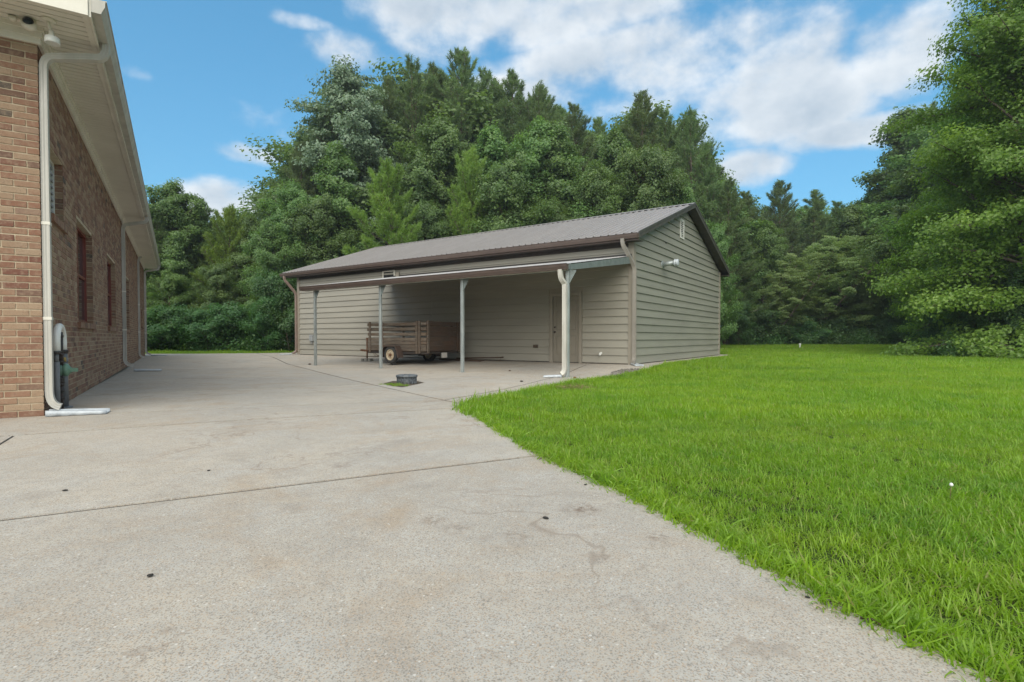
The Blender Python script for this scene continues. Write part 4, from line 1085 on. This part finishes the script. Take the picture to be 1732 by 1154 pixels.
reg_kind('bush_a', broadleaf(41, 3.2, 2.2, .02, 34, 30000, .12, 'dome', .42, .9, (.5, 1.3), stems=2), L_under)
reg_kind('bush_b', broadleaf(42, 4.5, 2.4, .02, 40, 34000, .12, 'full', .42, .9, (.5, 1.3), stems=3), L_under)

PPX = lambda px: (px - 866) / FPX
def tree(kind, px, Y, top, label, cat='tree', group=None, width=1.0, rz=None, name='tree'):
    k = KINDS[kind]; X = PPX(px) * Y; z0 = float(zg(X, Y)) - .05
    yc = (590 - top) / FPX
    Ht = CAMZ + Y * (yc * math.cos(TILT) - math.sin(TILT)) / (yc * math.sin(TILT) + math.cos(TILT)) - z0
    s = Ht / k['H']; r = random.Random(int(px * 7 + Y * 13 + top))
    e = empty(name, (X, Y, z0), rz if rz is not None else r.uniform(0, 6.28), label=label, cat=cat, group=group)
    sw = s * width
    sw *= 1.2 if kind.startswith('pine') else 1.05
    e.scale = (sw, sw, s)
    inst(k['trunk'], 'trunk', e); inst(k['crown'], 'crown', e); return e
GP = 'pines behind the shed'; GD = 'broadleaf trees behind the shed'
tree('pine_c', 780, 46, 72, 'tallest dark pine behind the shed, its tip the highest point of the wood', 'pine', GP, name='pine_tree')
for px, Y, top, kd, w_, lab in (
    (508, 41, 236, 'pine_b', 1.05, 'dark pine on the left shoulder of the wood, nearest the gap of sky'),
    (556, 44, 168, 'pine_a', 1.1, 'dark pine second from the left end of the wood behind the shed'),
    (656, 46, 122, 'pine_b', 1.1, 'pine just right of the greyish crown, above the bright young pine'),
    (700, 45, 98, 'pine_a', 1.1, 'tall pine left of the tallest one, with a narrow pointed top'),
    (740, 47, 104, 'pine_b', 1.1, 'slim pine squeezed against the left of the tallest pine'),
    (828, 48, 114, 'pine_a', 1.1, 'pine directly right of the tallest one behind the shed'),
    (872, 47, 116, 'pine_b', 1.15, 'pine behind the middle of the shed roof, with a rounded top'),
    (912, 47, 136, 'pine_c', 1.0, 'pine where the tree tops begin to fall to the right of centre'),
    (975, 47, 168, 'pine_a', 1.0, 'pine standing in the dip of the skyline behind the shed'),
    (1080, 44, 150, 'pine_b', 1.1, 'tall pine at the start of the right hand group behind the shed ridge'),
    (1126, 45, 178, 'pine_a', 1.0, 'pine in the middle of the right hand group behind the shed ridge'),
    (1166, 44, 178, 'pine_c', .95, 'broad pine above the shed gable peak'),
    (1196, 43, 240, 'pine_b', 1.0, 'lower pine just right of the shed gable peak'),
    (1228, 41, 300, 'pine_a', 1.2, 'dark pine rising beside the rear corner of the shed')):
    tree(kd, px, Y, top, lab, 'pine', GP, w_, name='pine_tree')
tree('grey', 612, 43, 112, 'grey green rounded tree on the upper left of the wood', 'tree', GD, .95)
tree('pine_y', 662, 32.5, 266, 'bright yellow green young pine with spreading branches close behind the shed roof', 'pine', GP, .85, name='pine_tree')
tree('pine_y', 795, 36, 238, 'olive green pine with sparse twigs behind the middle of the shed roof', 'pine', GP, .7, name='pine_tree')
for px, Y, top, kd, w_, lab in (
    (745, 39, 186, 'dec_a', 1.0, 'dark leafy tree between the bright young pine and the olive pine'),
    (582, 38, 232, 'dec_b', 1.1, 'leafy tree just left of the bright young pine'),
    (860, 36, 262, 'dec_c', .9, 'rounded bluish green tree low behind the shed roof, left of centre'),
    (905, 39, 196, 'dec_a', 1.0, 'large leafy tree with a domed top behind the centre of the roof'),
    (960, 38, 200, 'dec_b', 1.0, 'mid green conical tree right of the centre of the roof'),
    (1032, 38, 205, 'dec_b', .9, 'light green pointed tree in front of the dip in the skyline'),
    (1092, 36, 236, 'dec_c', .8, 'leafy tree standing left of the gable peak'),
    (1000, 36, 268, 'dec_a', .9, 'darker leafy tree below and left of the pointed light green one'),
    (830, 40, 215, 'dec_b', 1.0, 'leafy tree under the tall pines at the centre of the wood'),
    (1146, 36, 285, 'dec_a', .8, 'leafy tree half hidden by the gable peak of the shed'),
    (716, 36, 330, 'dec_c', .8, 'low leafy tree right of the bright young pine, above the roof'),
    (935, 35.5, 330, 'dec_a', .7, 'low tree peeking over the middle of the shed roof'),
    (1210, 33, 372, 'dec_c', .55, 'small bright leafy tree beside the right roof edge of the shed'),
    (498, 36, 300, 'dec_a', .95, 'leafy tree behind the left end of the shed'),
    (545, 36, 330, 'dec_c', 1.0, 'leafy tree rising over the left end of the shed roof')):
    tree(kd, px, Y, top, lab, 'tree', GD, w_)
# left of the shed
GL = 'trees between the house and the shed'
for px, Y, top, kd, w_, lab in (
    (464, 33, 372, 'dec_c', .9, 'bright leafy tree filling the gap left of the shed wall'),
    (488, 30, 448, 'bush_b', .9, 'tall leafy bush against the left corner of the shed'),
    (302, 38, 302, 'dec_a', 1.1, 'tallest tree between the house and the shed, with a thin top'),
    (265, 37, 330, 'pine_c', 1.2, 'dark tree right behind the far end of the house eave'),
    (345, 39, 330, 'pine_a', 1.2, 'dark pine right of the tallest tree beyond the driveway'),
    (388, 38, 340, 'pine_y', .9, 'pine with bare lower trunk in the middle of the gap'),
    (428, 38, 360, 'dec_b', 1.0, 'tree at the right end of the gap, next to the wood'),
    (370, 34, 440, 'dec_c', 1.0, 'dark round tree low in the middle of the gap'),
    (290, 34, 455, 'dec_c', 1.1, 'low dark tree near the downspout at the far end of the house')):
    tree(kd, px, Y, top, lab, 'tree', GL, w_)
GB = 'bushes at the far edge of the driveway'
for i, (px, Y, top, kd, w_) in enumerate(((255, 30, 520, 'bush_b', 1.1), (305, 30.5, 512, 'bush_a', 1.4), (352, 30, 516, 'bush_b', 1.1), (398, 30.5, 508, 'bush_a', 1.4), (440, 30, 500, 'bush_b', 1.1))):
    lab = ['bush beside the far end of the brick house', 'round bush second from the house at the driveway end', 'bush in the middle of the row at the driveway end', 'broad bush second from the shed at the driveway end', 'bush nearest the shed in the row at the driveway end'][i]
    tree(kd, px, Y, top, lab, 'bush', GB, w_, name='bush')
# right of the shed
GR = 'trees beyond the lawn'
for px, Y, top, kd, w_, lab in (
    (1262, 52, 318, 'pine_a', 1.3, 'dark pine beyond the lawn nearest the shed'),
    (1318, 56, 300, 'pine_c', 1.2, 'highest dark pine beyond the lawn, under the small white cloud'),
    (1372, 58, 318, 'pine_b', 1.5, 'dark pine third from the shed beyond the lawn'),
    (1418, 60, 336, 'pine_a', 1.4, 'dark pine at the lowest point of the skyline beyond the lawn'),
    (1470, 58, 314, 'dec_a', 1.2, 'yellowish green tree beyond the lawn beside the big maple'),
    (1445, 54, 345, 'dec_b', 1.2, 'mid green tree below the dip in the far skyline'),
    (1292, 50, 372, 'dec_a', .9, 'dark leafy tree behind the pale feathery trees, nearest the shed'),
    (1312, 44, 428, 'feather', 1.05, 'leftmost pale feathery tree at the edge of the lawn'),
    (1368, 46, 398, 'feather', 1.1, 'pale feathery tree second from the shed at the lawn edge'),
    (1425, 45, 392, 'feather', 1.15, 'tallest of the pale feathery trees, with tan stems, in the middle of the lawn edge'),
    (1476, 47, 408, 'feather', 1.0, 'pale feathery tree just left of the dark hollow under the maple'),
    (1520, 50, 352, 'feather', 1.0, 'willowy pale tree rising behind the left branches of the big maple'),
    (1545, 44, 420, 'dec_c', 1.0, 'dark tree behind the lower maple branches'),
    (1246, 42, 400, 'dec_b', .85, 'leafy tree close right of the shed rear corner')):
    tree(kd, px, Y, top, lab, 'tree', GR, w_)
for i, (px, Y, top, kd, w_) in enumerate(((1236, 40, 508, 'bush_b', .9), (1285, 43, 520, 'bush_a', 1.3), (1345, 44, 530, 'bush_a', 1.5), (1400, 44, 535, 'bush_b', 1.3), (1455, 45, 532, 'bush_a', 1.5), (1512, 44, 525, 'bush_b', 1.3), (1562, 40, 520, 'bush_a', 1.2))):
    lab = ['bush right beside the rear corner of the shed', 'dark bush under the leftmost feathery tree', 'dark bush under the second feathery tree from the shed', 'dark bush under the tallest feathery tree', 'dark bush left of the hollow at the lawn edge', 'dark bush in the hollow beside the maple', 'bush under the left branches of the maple'][i]
    tree(kd, px, Y, top, lab, 'bush', 'bushes along the far lawn edge', w_, name='bush')
tree('maple_a', 1735, 25.5, -140, 'huge bright green maple towering at the right edge of the lawn', 'maple', None, .86, name='maple_tree')
tree('maple_b', 1682, 28, 60, 'maple standing behind and left of the huge one at the right', 'maple', 'maples at the right', .80, name='maple_tree')
tree('maple_b', 1745, 21.5, -60, 'leafy maple cut by the right edge of the picture', 'maple', 'maples at the right', 1.0, name='maple_tree')
tree('maple_b', 1628, 31, 330, 'low spreading maple with light green sprays over the dark hollow', 'maple', 'maples at the right', 1.05, name='maple_tree')
for px, Y, top, kd, w_, lab in ((1640, 25, 470, 'bush_b', 1.0, 'olive bush at the foot of the huge maple'), (1690, 22.5, 455, 'bush_b', .9, 'bush between the huge maple and the right edge of the picture'), (1745, 20.5, 430, 'bush_b', .9, 'bush cut by the right edge of the picture')):
    tree(kd, px, Y, top, lab, 'bush', 'bushes under the maples', w_, name='bush')

# ------------------------------------------------------------------ instanced stuff
def scatter(name, pts, objs, rot, scl, idx, **kw):
    coll = bpy.data.collections.new(name + '_source')
    for o in objs: coll.objects.link(o)
    me = bpy.data.meshes.new(name); pts = np.asarray(pts, np.float32); me.vertices.add(len(pts)); me.vertices.foreach_set('co', pts.ravel())
    a = me.attributes.new('rot', 'FLOAT_VECTOR', 'POINT'); a.data.foreach_set('vector', np.asarray(rot, np.float32).ravel())
    a = me.attributes.new('scl', 'FLOAT_VECTOR', 'POINT'); a.data.foreach_set('vector', np.asarray(scl, np.float32).ravel())
    a = me.attributes.new('pick', 'INT', 'POINT'); a.data.foreach_set('value', np.asarray(idx, np.int32))
    me.update(); ob = bpy.data.objects.new(name, me); link(ob); tag(ob, **kw)
    ng = bpy.data.node_groups.new(name, 'GeometryNodeTree')
    ng.interface.new_socket('Geometry', in_out='INPUT', socket_type='NodeSocketGeometry'); ng.interface.new_socket('Geometry', in_out='OUTPUT', socket_type='NodeSocketGeometry')
    t = NT(ng); gi = t.add('NodeGroupInput'); go = t.add('NodeGroupOutput')
    ci = t.add('GeometryNodeCollectionInfo'); ci.inputs['Collection'].default_value = coll; ci.inputs['Separate Children'].default_value = True; ci.inputs['Reset Children'].default_value = True
    def na(n_, ty):
        q = t.n.new('GeometryNodeInputNamedAttribute'); q.data_type = ty; q.inputs['Name'].default_value = n_
        return next(o for o in q.outputs if o.enabled and o.name == 'Attribute')
    ip = t.add('GeometryNodeInstanceOnPoints'); ip.inputs['Pick Instance'].default_value = True
    t.l.new(gi.outputs[0], ip.inputs['Points']); t.l.new(ci.outputs[0], ip.inputs['Instance']); t.l.new(na('pick', 'INT'), ip.inputs['Instance Index'])
    t.l.new(na('rot', 'FLOAT_VECTOR'), ip.inputs['Rotation']); t.l.new(na('scl', 'FLOAT_VECTOR'), ip.inputs['Scale'])
    t.l.new(ip.outputs[0], go.inputs[0])
    md = ob.modifiers.new('scatter', 'NODES'); md.node_group = ng; return ob

# woods behind: crowns that merge into one mass
wk = ['dec_a', 'dec_b', 'dec_c', 'pine_a', 'pine_b', 'pine_c']; wobj = []
for k in wk:
    cr, tk = KINDS[k]['crown'], KINDS[k]['trunk']
    o = bpy.data.objects.new('wood_source_' + k, cr); wobj.append(o)
r = np.random.RandomState(5); P, S, I = [], [], []
def wood(px0, px1, Y0, Y1, n, hmax):
    for _ in range(n):
        px = r.uniform(px0, px1); Y = r.uniform(Y0, Y1); X = PPX(px) * Y; i = r.choice([0, 1, 2, 3, 4, 5], p=[.08, .08, .06, .28, .28, .22])
        top = hmax(px); Hh = CAMZ + (571 - top) / FPX * Y; Hh *= r.uniform(.82, .985); s = Hh / KINDS[wk[i]]['H']
        P.append((X, Y, float(zg(X, Y)) - .05)); S.append((s * 1.35, s * 1.35, s)); I.append(i)
SKX = [440, 500, 545, 615, 690, 780, 850, 910, 985, 1040, 1080, 1160, 1200, 1250]; SKY = [330, 240, 185, 135, 112, 100, 122, 145, 172, 200, 170, 195, 235, 325]
wood(460, 1230, 49, 60, 105, lambda px: float(np.interp(px, SKX, SKY)) + 8)
wood(230, 480, 42, 55, 26, lambda px: 345)
wood(-500, 230, 44, 60, 30, lambda px: 360)
wood(1230, 1620, 62, 80, 50, lambda px: 338)
wood(1560, 2300, 36, 60, 46, lambda px: 160)
scatter('woodland', P, wobj, [(0, 0, r.uniform(0, 6.28)) for _ in P], S, I, label='dense mixed wood filling the background behind the nearer trees', cat='woodland', kind='stuff')

# understory and low weeds along the wood edges
def weed_mesh(seed, n, R_, h, leaf):
    np.random.seed(seed); c = np.random.normal(0, R_ * .45, (n, 3)); c[:, 2] = np.abs(np.random.normal(0, .4, n)) * h; 
    L = leaf * np.random.uniform(.6, 1.3, n); v, f = leafcloud(c, np.array([0, 0, .8]) + np.random.normal(0, .5, (n, 3)), L, L * .6)
    return mesh_np('weeds', v, [f], L_under, tint=np.random.random(n))
ws = [bpy.data.objects.new('weed_source_%d' % i, weed_mesh(60 + i, 700, .8, .9, .12)) for i in range(3)]
P, S, I, RT = [], [], [], []
def strip(px0, px1, Y0, Y1, n, s0, s1):
    for _ in range(n):
        px = r.uniform(px0, px1); Y = r.uniform(Y0, Y1); X = PPX(px) * Y
        P.append((X, Y, float(zg(X, Y)) - .03)); s = r.uniform(s0, s1); S.append((s, s, s * r.uniform(.7, 1.5))); I.append(r.randint(0, 3)); RT.append((0, 0, r.uniform(0, 6.28)))
strip(225, 500, 29.5, 34, 110, .7, 1.3); strip(1215, 1600, 41.5, 50, 230, .8, 1.5); strip(1600, 1850, 20.5, 25, 70, .5, 1.0); strip(1560, 1660, 25, 42, 60, .6, 1.1)
scatter('undergrowth', P, ws, RT, S, I, label='dark leafy undergrowth along the foot of the woods', cat='undergrowth', kind='stuff')

# grass
def tuft(seed, n, R_, h, wd, segs=3, curl=.6, lean=.35):
    np.random.seed(seed); vs, fs, tn = [], [], []; o = 0
    for _ in range(n):
        a = np.random.uniform(0, 6.28); rr_ = R_ * math.sqrt(np.random.random()); bx, by = rr_ * math.cos(a), rr_ * math.sin(a)
        L = h * np.random.uniform(.45, 1.15); az = np.random.uniform(0, 6.28); th = abs(np.random.normal(0, lean)); wv = wd * np.random.uniform(.6, 1.3)
        sx_, sy_ = -math.sin(az + np.random.normal(0, .6)), math.cos(az); p = np.array([bx, by, 0.]); cv = curl * np.random.uniform(.2, 1.4); t_ = np.random.random()
        for k in range(segs):
            wk_ = wv * (1 - (k / segs) ** 1.6) / 2
            vs += [p + [sx_ * wk_, sy_ * wk_, 0], p - [sx_ * wk_, sy_ * wk_, 0]]
            d = np.array([math.cos(az) * math.sin(th), math.sin(az) * math.sin(th), math.cos(th)]); p = p + d * L / segs; th += cv
        vs.append(p)
        for k in range(segs - 1): fs.append((o + 2 * k, o + 2 * k + 1, o + 2 * k + 3, o + 2 * k + 2)); tn.append(t_)
        fs.append((o + 2 * segs - 2, o + 2 * segs - 1, o + 2 * segs, o + 2 * segs)); tn.append(t_); o += 2 * segs + 1
    q = np.array([f for f in fs if f[2] != f[3]]) if segs > 1 else None; tr_ = np.array([f[:3] for f in fs if f[2] == f[3]])
    tq = [t for f, t in zip(fs, tn) if f[2] != f[3]]; tt = [t for f, t in zip(fs, tn) if f[2] == f[3]]
    return mesh_np('grass_tuft', np.array(vs), ([q] if q is not None else []) + [tr_], L_grass, tint=np.array(tq + tt))
near_t = [bpy.data.objects.new('near_%d' % i, tuft(100 + i, 26, .055, .068, .0045, 4, .6, .5)) for i in range(6)]
mid_t = [bpy.data.objects.new('mid_%d' % i, tuft(120 + i, 46, .12, .080, .0085, 2, .6)) for i in range(5)]
far_t = [bpy.data.objects.new('far_%d' % i, tuft(140 + i, 60, .30, .085, .022, 1, .5, .6)) for i in range(4)]
LE = np.array(lawn_edge)
lawn_poly = np.array([list(p) for p in lawn_edge] + [list(SH(-17.2, 10.9)), list(G(505, 596.5)), list(G(440, 597.5)), list(G(330, 598.5)), [-30, 27.5], [-60, 40], [-60, 75], [90, 75], [90, -3]])
def inside(P_, poly):
    x, y = P_[:, 0], P_[:, 1]; c = np.zeros(len(P_), bool); n = len(poly); j = n - 1
    for i in range(n):
        xi, yi = poly[i]; xj, yj = poly[j]
        with np.errstate(divide='ignore', invalid='ignore'):
            c ^= ((yi > y) != (yj > y)) & (x < (xj - xi) * (y - yi) / (yj - yi + 1e-12) + xi)
        j = i
    return c
def edge_dist(P_):
    d = np.full(len(P_), 1e9)
    for a, b_ in zip(LE[:-1], LE[1:]):
        ab = b_ - a; t = np.clip(((P_ - a) @ ab) / (ab @ ab), 0, 1); d = np.minimum(d, np.linalg.norm(P_ - a - t[:, None] * ab, axis=1))
    return d
def grass_zone(name, y0, y1, dens, tufts, xl, xr, scale, label, margin=0.0, maxpx=1.12):
    n = int((xr - xl) * (y1 - y0) * dens); q = np.column_stack([r.uniform(xl, xr, n), r.uniform(y0, y1, n)])
    dist = np.hypot(q[:, 0], q[:, 1])
    keep = inside(q, lawn_poly) & (np.abs(q[:, 0]) < maxpx * np.maximum(q[:, 1], 0) + 1.6); q = q[keep]
    ed = edge_dist(q); big = 1 + .75 * np.exp(-(ed / .16) ** 2) * (1 if y0 < 10 else .3)
    pn = .5 + .5 * np.sin(q[:, 0] * 1.9 + 1.3 * np.sin(q[:, 1] * 1.3)) * np.sin(q[:, 1] * 1.6 + 1.1 * np.sin(q[:, 0] * .9))
    sc = scale * r.uniform(.7, 1.25, len(q)) * big * (.82 + .36 * pn)
    z = zg(q[:, 0], q[:, 1]) - .052
    tilt = r.normal(0, .16, (len(q), 2))
    return scatter(name, np.column_stack([q, z]), tufts, np.column_stack([tilt, r.uniform(0, 6.28, len(q))]), np.column_stack([sc * .9, sc * .9, sc]), r.randint(0, len(tufts), len(q)), label=label, cat='grass', kind='stuff')
grass_zone('lawn_grass', .4, 5.5, 620, near_t, -1, 7.8, 1.0, 'bright green lawn grass overhanging the concrete in the foreground')
grass_zone('lawn_grass', 5.5, 13, 210, mid_t, -1.5, 16, 1.05, 'mown lawn grass between the driveway tip and the shed')
grass_zone('lawn_grass', 13, 27, 70, mid_t, -20, 31, 1.5, 'mown lawn grass alongside the shed gable')
grass_zone('lawn_grass', 25, 52, 22, far_t, -30, 58, 1.15, 'far lawn grass reaching the edge of the woods')
# taller tussocks in the lawn
P, S, I, RT = [], [], [], []
for (px, py, n, sp, s0) in ((1440, 690, 150, .35, 1.5), (1340, 604, 120, .9, 2.6), (1250, 612, 60, .5, 1.8), (1480, 604, 60, .8, 2.2), (1580, 612, 50, .6, 2.0), (1220, 680, 60, .35, 1.3), (665, 651, 30, .10, .7), (678, 653, 30, .08, .75), (1650, 640, 50, .6, 1.6)):
    c = G(px, py)
    for _ in range(n):
        q = c + r.normal(0, sp, 2); P.append((q[0], q[1], float(zg(*q)) - (.045 if px > 700 else 0))); s = s0 * r.uniform(.6, 1.3); S.append((s, s, s * 1.2)); I.append(r.randint(0, 6)); RT.append((0, 0, r.uniform(0, 6.28)))
scatter('tall_grass', P, near_t, RT, S, I, label='darker taller grass tussocks and weeds left by the mower', cat='grass', kind='stuff')
# blades leaning out over the concrete
P, S, I, RT = [], [], [], []
for a_, b_ in zip(LE[:-1], LE[1:]):
    L_ = np.linalg.norm(b_ - a_)
    if a_[1] < .3 or a_[1] > 22: continue
    near_ = min(1, 4.0 / max(a_[1], 1)); d_ = (b_ - a_) / L_; nn = np.array([d_[1], -d_[0]])
    for _ in range(int(L_ * (330 if a_[1] < 6 else 110))):
        q = a_ + d_ * r.uniform(0, L_) + nn * abs(r.normal(-.01, .045)); P.append((q[0], q[1], float(zg(*q)) - .045)); s_ = r.uniform(.9, 1.75) * (1 if a_[1] < 6 else 1.2); S.append((s_, s_, s_)); I.append(r.randint(0, 6))
        RT.append((r.normal(0, .45), r.normal(0, .45), r.uniform(0, 6.28)))
scatter('edge_grass', P, near_t, RT, S, I, label='long unmown blades leaning over the concrete edge of the lawn', cat='grass', kind='stuff')
# gravel by the shed corner
gpoly = [G(1030, 638), G(1034, 630), G(1052, 625), G(1078, 623.5), G(1092, 625), G(1085, 631), G(1050, 636.5)]
m = MB(); gc = sum(gpoly) / 7
m.add([(p[0], p[1], float(zg(*p)) + .004) for p in gpoly] + [(gc[0], gc[1], float(zg(*gc)) + .012)], [(i, (i + 1) % 7, 7) for i in range(7)], True); m.build('gravel_bed', M_dirt, kind='structure')
st = []
for k in range(3):
    m = MB(); m.lathe([(.3, -.35), (.85, -.2), (1, .1), (.6, .5), (.15, .6)], 7); o = bpy.data.objects.new('stone_%d' % k, m.mesh('stone', M_gravel)); st.append(o)
q = np.array([gc + np.array([r.uniform(-1, 1), r.uniform(-1, 1)]) for _ in range(3000)]); q = q[inside(q, np.array(gpoly))]
scatter('gravel', np.column_stack([q, zg(q[:, 0], q[:, 1]) + .012]), st, r.uniform(0, 6.28, (len(q), 3)), np.repeat(r.uniform(.006, .016, len(q))[:, None], 3, 1), r.randint(0, 3, len(q)), label='grey gravel spilled at the near corner of the shed', cat='gravel', kind='stuff')

# ------------------------------------------------------------------ small things
def pebble(px, py, s, label, mat=M_debris, name='pebble', cat='pebble', stretch=1.5):
    p = G(px, py); m = MB(); m.lathe([(.4, -.1), (1, .15), (.85, .5), (.3, .75)], 9); me = m.mesh(name, mat)
    rr_ = random.Random(px)
    for v in me.vertices: v.co += Vector((rr_.uniform(-.15, .15), rr_.uniform(-.15, .15), rr_.uniform(-.1, .1)))
    o = bpy.data.objects.new(name, me); link(o); o.location = (p[0], p[1], float(zg(*p)) + .002 + s * .1); o.scale = (s * stretch, s, s); o.rotation_euler = (0, 0, px); tag(o, label=label, cat=cat)
pebble(110, 831, .009, 'flat dark chip on the concrete at the left, beyond the long joint', name='debris_chip', cat='debris')
pebble(254, 976, .010, 'black crumb on the concrete at lower left', name='debris_chip', cat='debris', stretch=1)
pebble(923, 878, .010, 'dark crumb on the concrete right of centre', name='debris_chip', cat='debris')
pebble(990, 821, .006, 'tiny dark crumb on the concrete near the lawn edge', name='debris_chip', cat='debris')
pebble(353, 797, .007, 'small dark crumb just beyond the long joint', name='debris_chip', cat='debris')
pebble(1366, 1012, .005, 'small dark crumb beside the grass at lower right', name='debris_chip', cat='debris')
pebble(1030, 805, .005, 'tiny crumb under the lawn edge', name='debris_chip', cat='debris')
pebble(972, 640, .04, 'broken brown brick piece right of the carport downspout', M_rust, 'brick_fragment', 'brick')
pebble(882, 646, .03, 'small dark stone on the concrete left of the carport downspout', name='stone', cat='stone')
pebble(862, 628, .03, 'small dark leaf scrap on the carport floor', M_wood2, 'leaf_scrap', 'leaf')
pebble(524, 617, .05, 'small tan twist of debris on the joint left of the first carport post', M_wood, 'debris_clump', 'debris')
def twig(pts, label, rad=.0025):
    W_ = [G(*p) for p in pts]; c = W_[0]; e = bpy.data.objects.new('twig', MB().tube([(q[0] - c[0], q[1] - c[1], .005 + .006 * (i % 2)) for i, q in enumerate(W_)], rad, 5).mesh('twig', M_wood2)); link(e)
    e.location = (c[0], c[1], float(zg(*c))); tag(e, label=label, cat='twig')
twig([(1398, 1020), (1415, 1024), (1432, 1030)], 'thin twig lying along the lawn edge at lower right')
twig([(1455, 1048), (1475, 1054), (1490, 1060)], 'curved twig at the grass edge, lower of the pair at lower right', .003)
twig([(1526, 1081), (1540, 1083), (1552, 1082)], 'dry grass stalk on the concrete at the bottom right', .003)
twig([(912, 778), (922, 775), (935, 771)], 'dark root at the end of the long joint by the lawn')
# seed head
p = G(1607, 838); e = empty('seed_head', (p[0], p[1], float(zg(*p)) - .03), 0, label='single white seed head standing in the lawn at right', cat='flower')
MB().tube([(0, 0, 0), (.005, 0, .09)], .0015, 5).build('stem', M_tuft, e)
m = MB(); m.lathe([(.003, 0), (.008, .004), (.009, .010), (.006, .016), (.002, .019)], 10, M=Matrix.Translation((.005, 0, .075))); m.build('seed_ball', M_white, e)
p = G(1353, 589); e = empty('marker_stake', (p[0], p[1], float(zg(*p)) - .03), 0, label='short white stake at the far edge of the lawn', cat='stake')
m = MB(); m.box(-.03, .03, -.03, .03, 0, .30); m.box(-.05, .05, -.04, .04, .24, .34); m.build('stake', M_white, e)
# dead thatch clump
p = G(972, 658); np.random.seed(77); n = 900; c = np.random.normal(0, 1, (n, 3)) * [.20, .16, .03]; c[:, 2] = np.abs(c[:, 2]) + .01; d = np.random.normal(size=(n, 3)) * [1, 1, .35]; d /= np.linalg.norm(d, axis=1, keepdims=True); s_ = np.cross(d, [0, 0, 1.]) * .003
v = np.stack([c - s_, c + s_, c + d * .09], 1).reshape(-1, 3); o = bpy.data.objects.new('dead_grass_clump', mesh_np('dead_grass_clump', v, [np.arange(3 * n).reshape(-1, 3)], M_tuft)); link(o); o.location = (p[0], p[1], float(zg(*p)) + .0); tag(o, label='clump of dead brown grass at the lawn edge near the carport downspout', cat='dead grass')

# ------------------------------------------------------------------ humid summer air
hm = bpy.data.materials.new('haze'); hm.use_nodes = True; t = NT(hm.node_tree); t.n.clear()
pv_ = t.add('ShaderNodeVolumePrincipled'); pv_.inputs['Color'].default_value = (.86, .93, 1, 1); pv_.inputs['Density'].default_value = .0006; pv_.inputs['Anisotropy'].default_value = .2
t.l.new(pv_.outputs[0], t.add('ShaderNodeOutputMaterial').inputs['Volume'])
MB().box(-610, 610, -610, 610, -1.2, 34).build('haze', hm, kind='stuff')
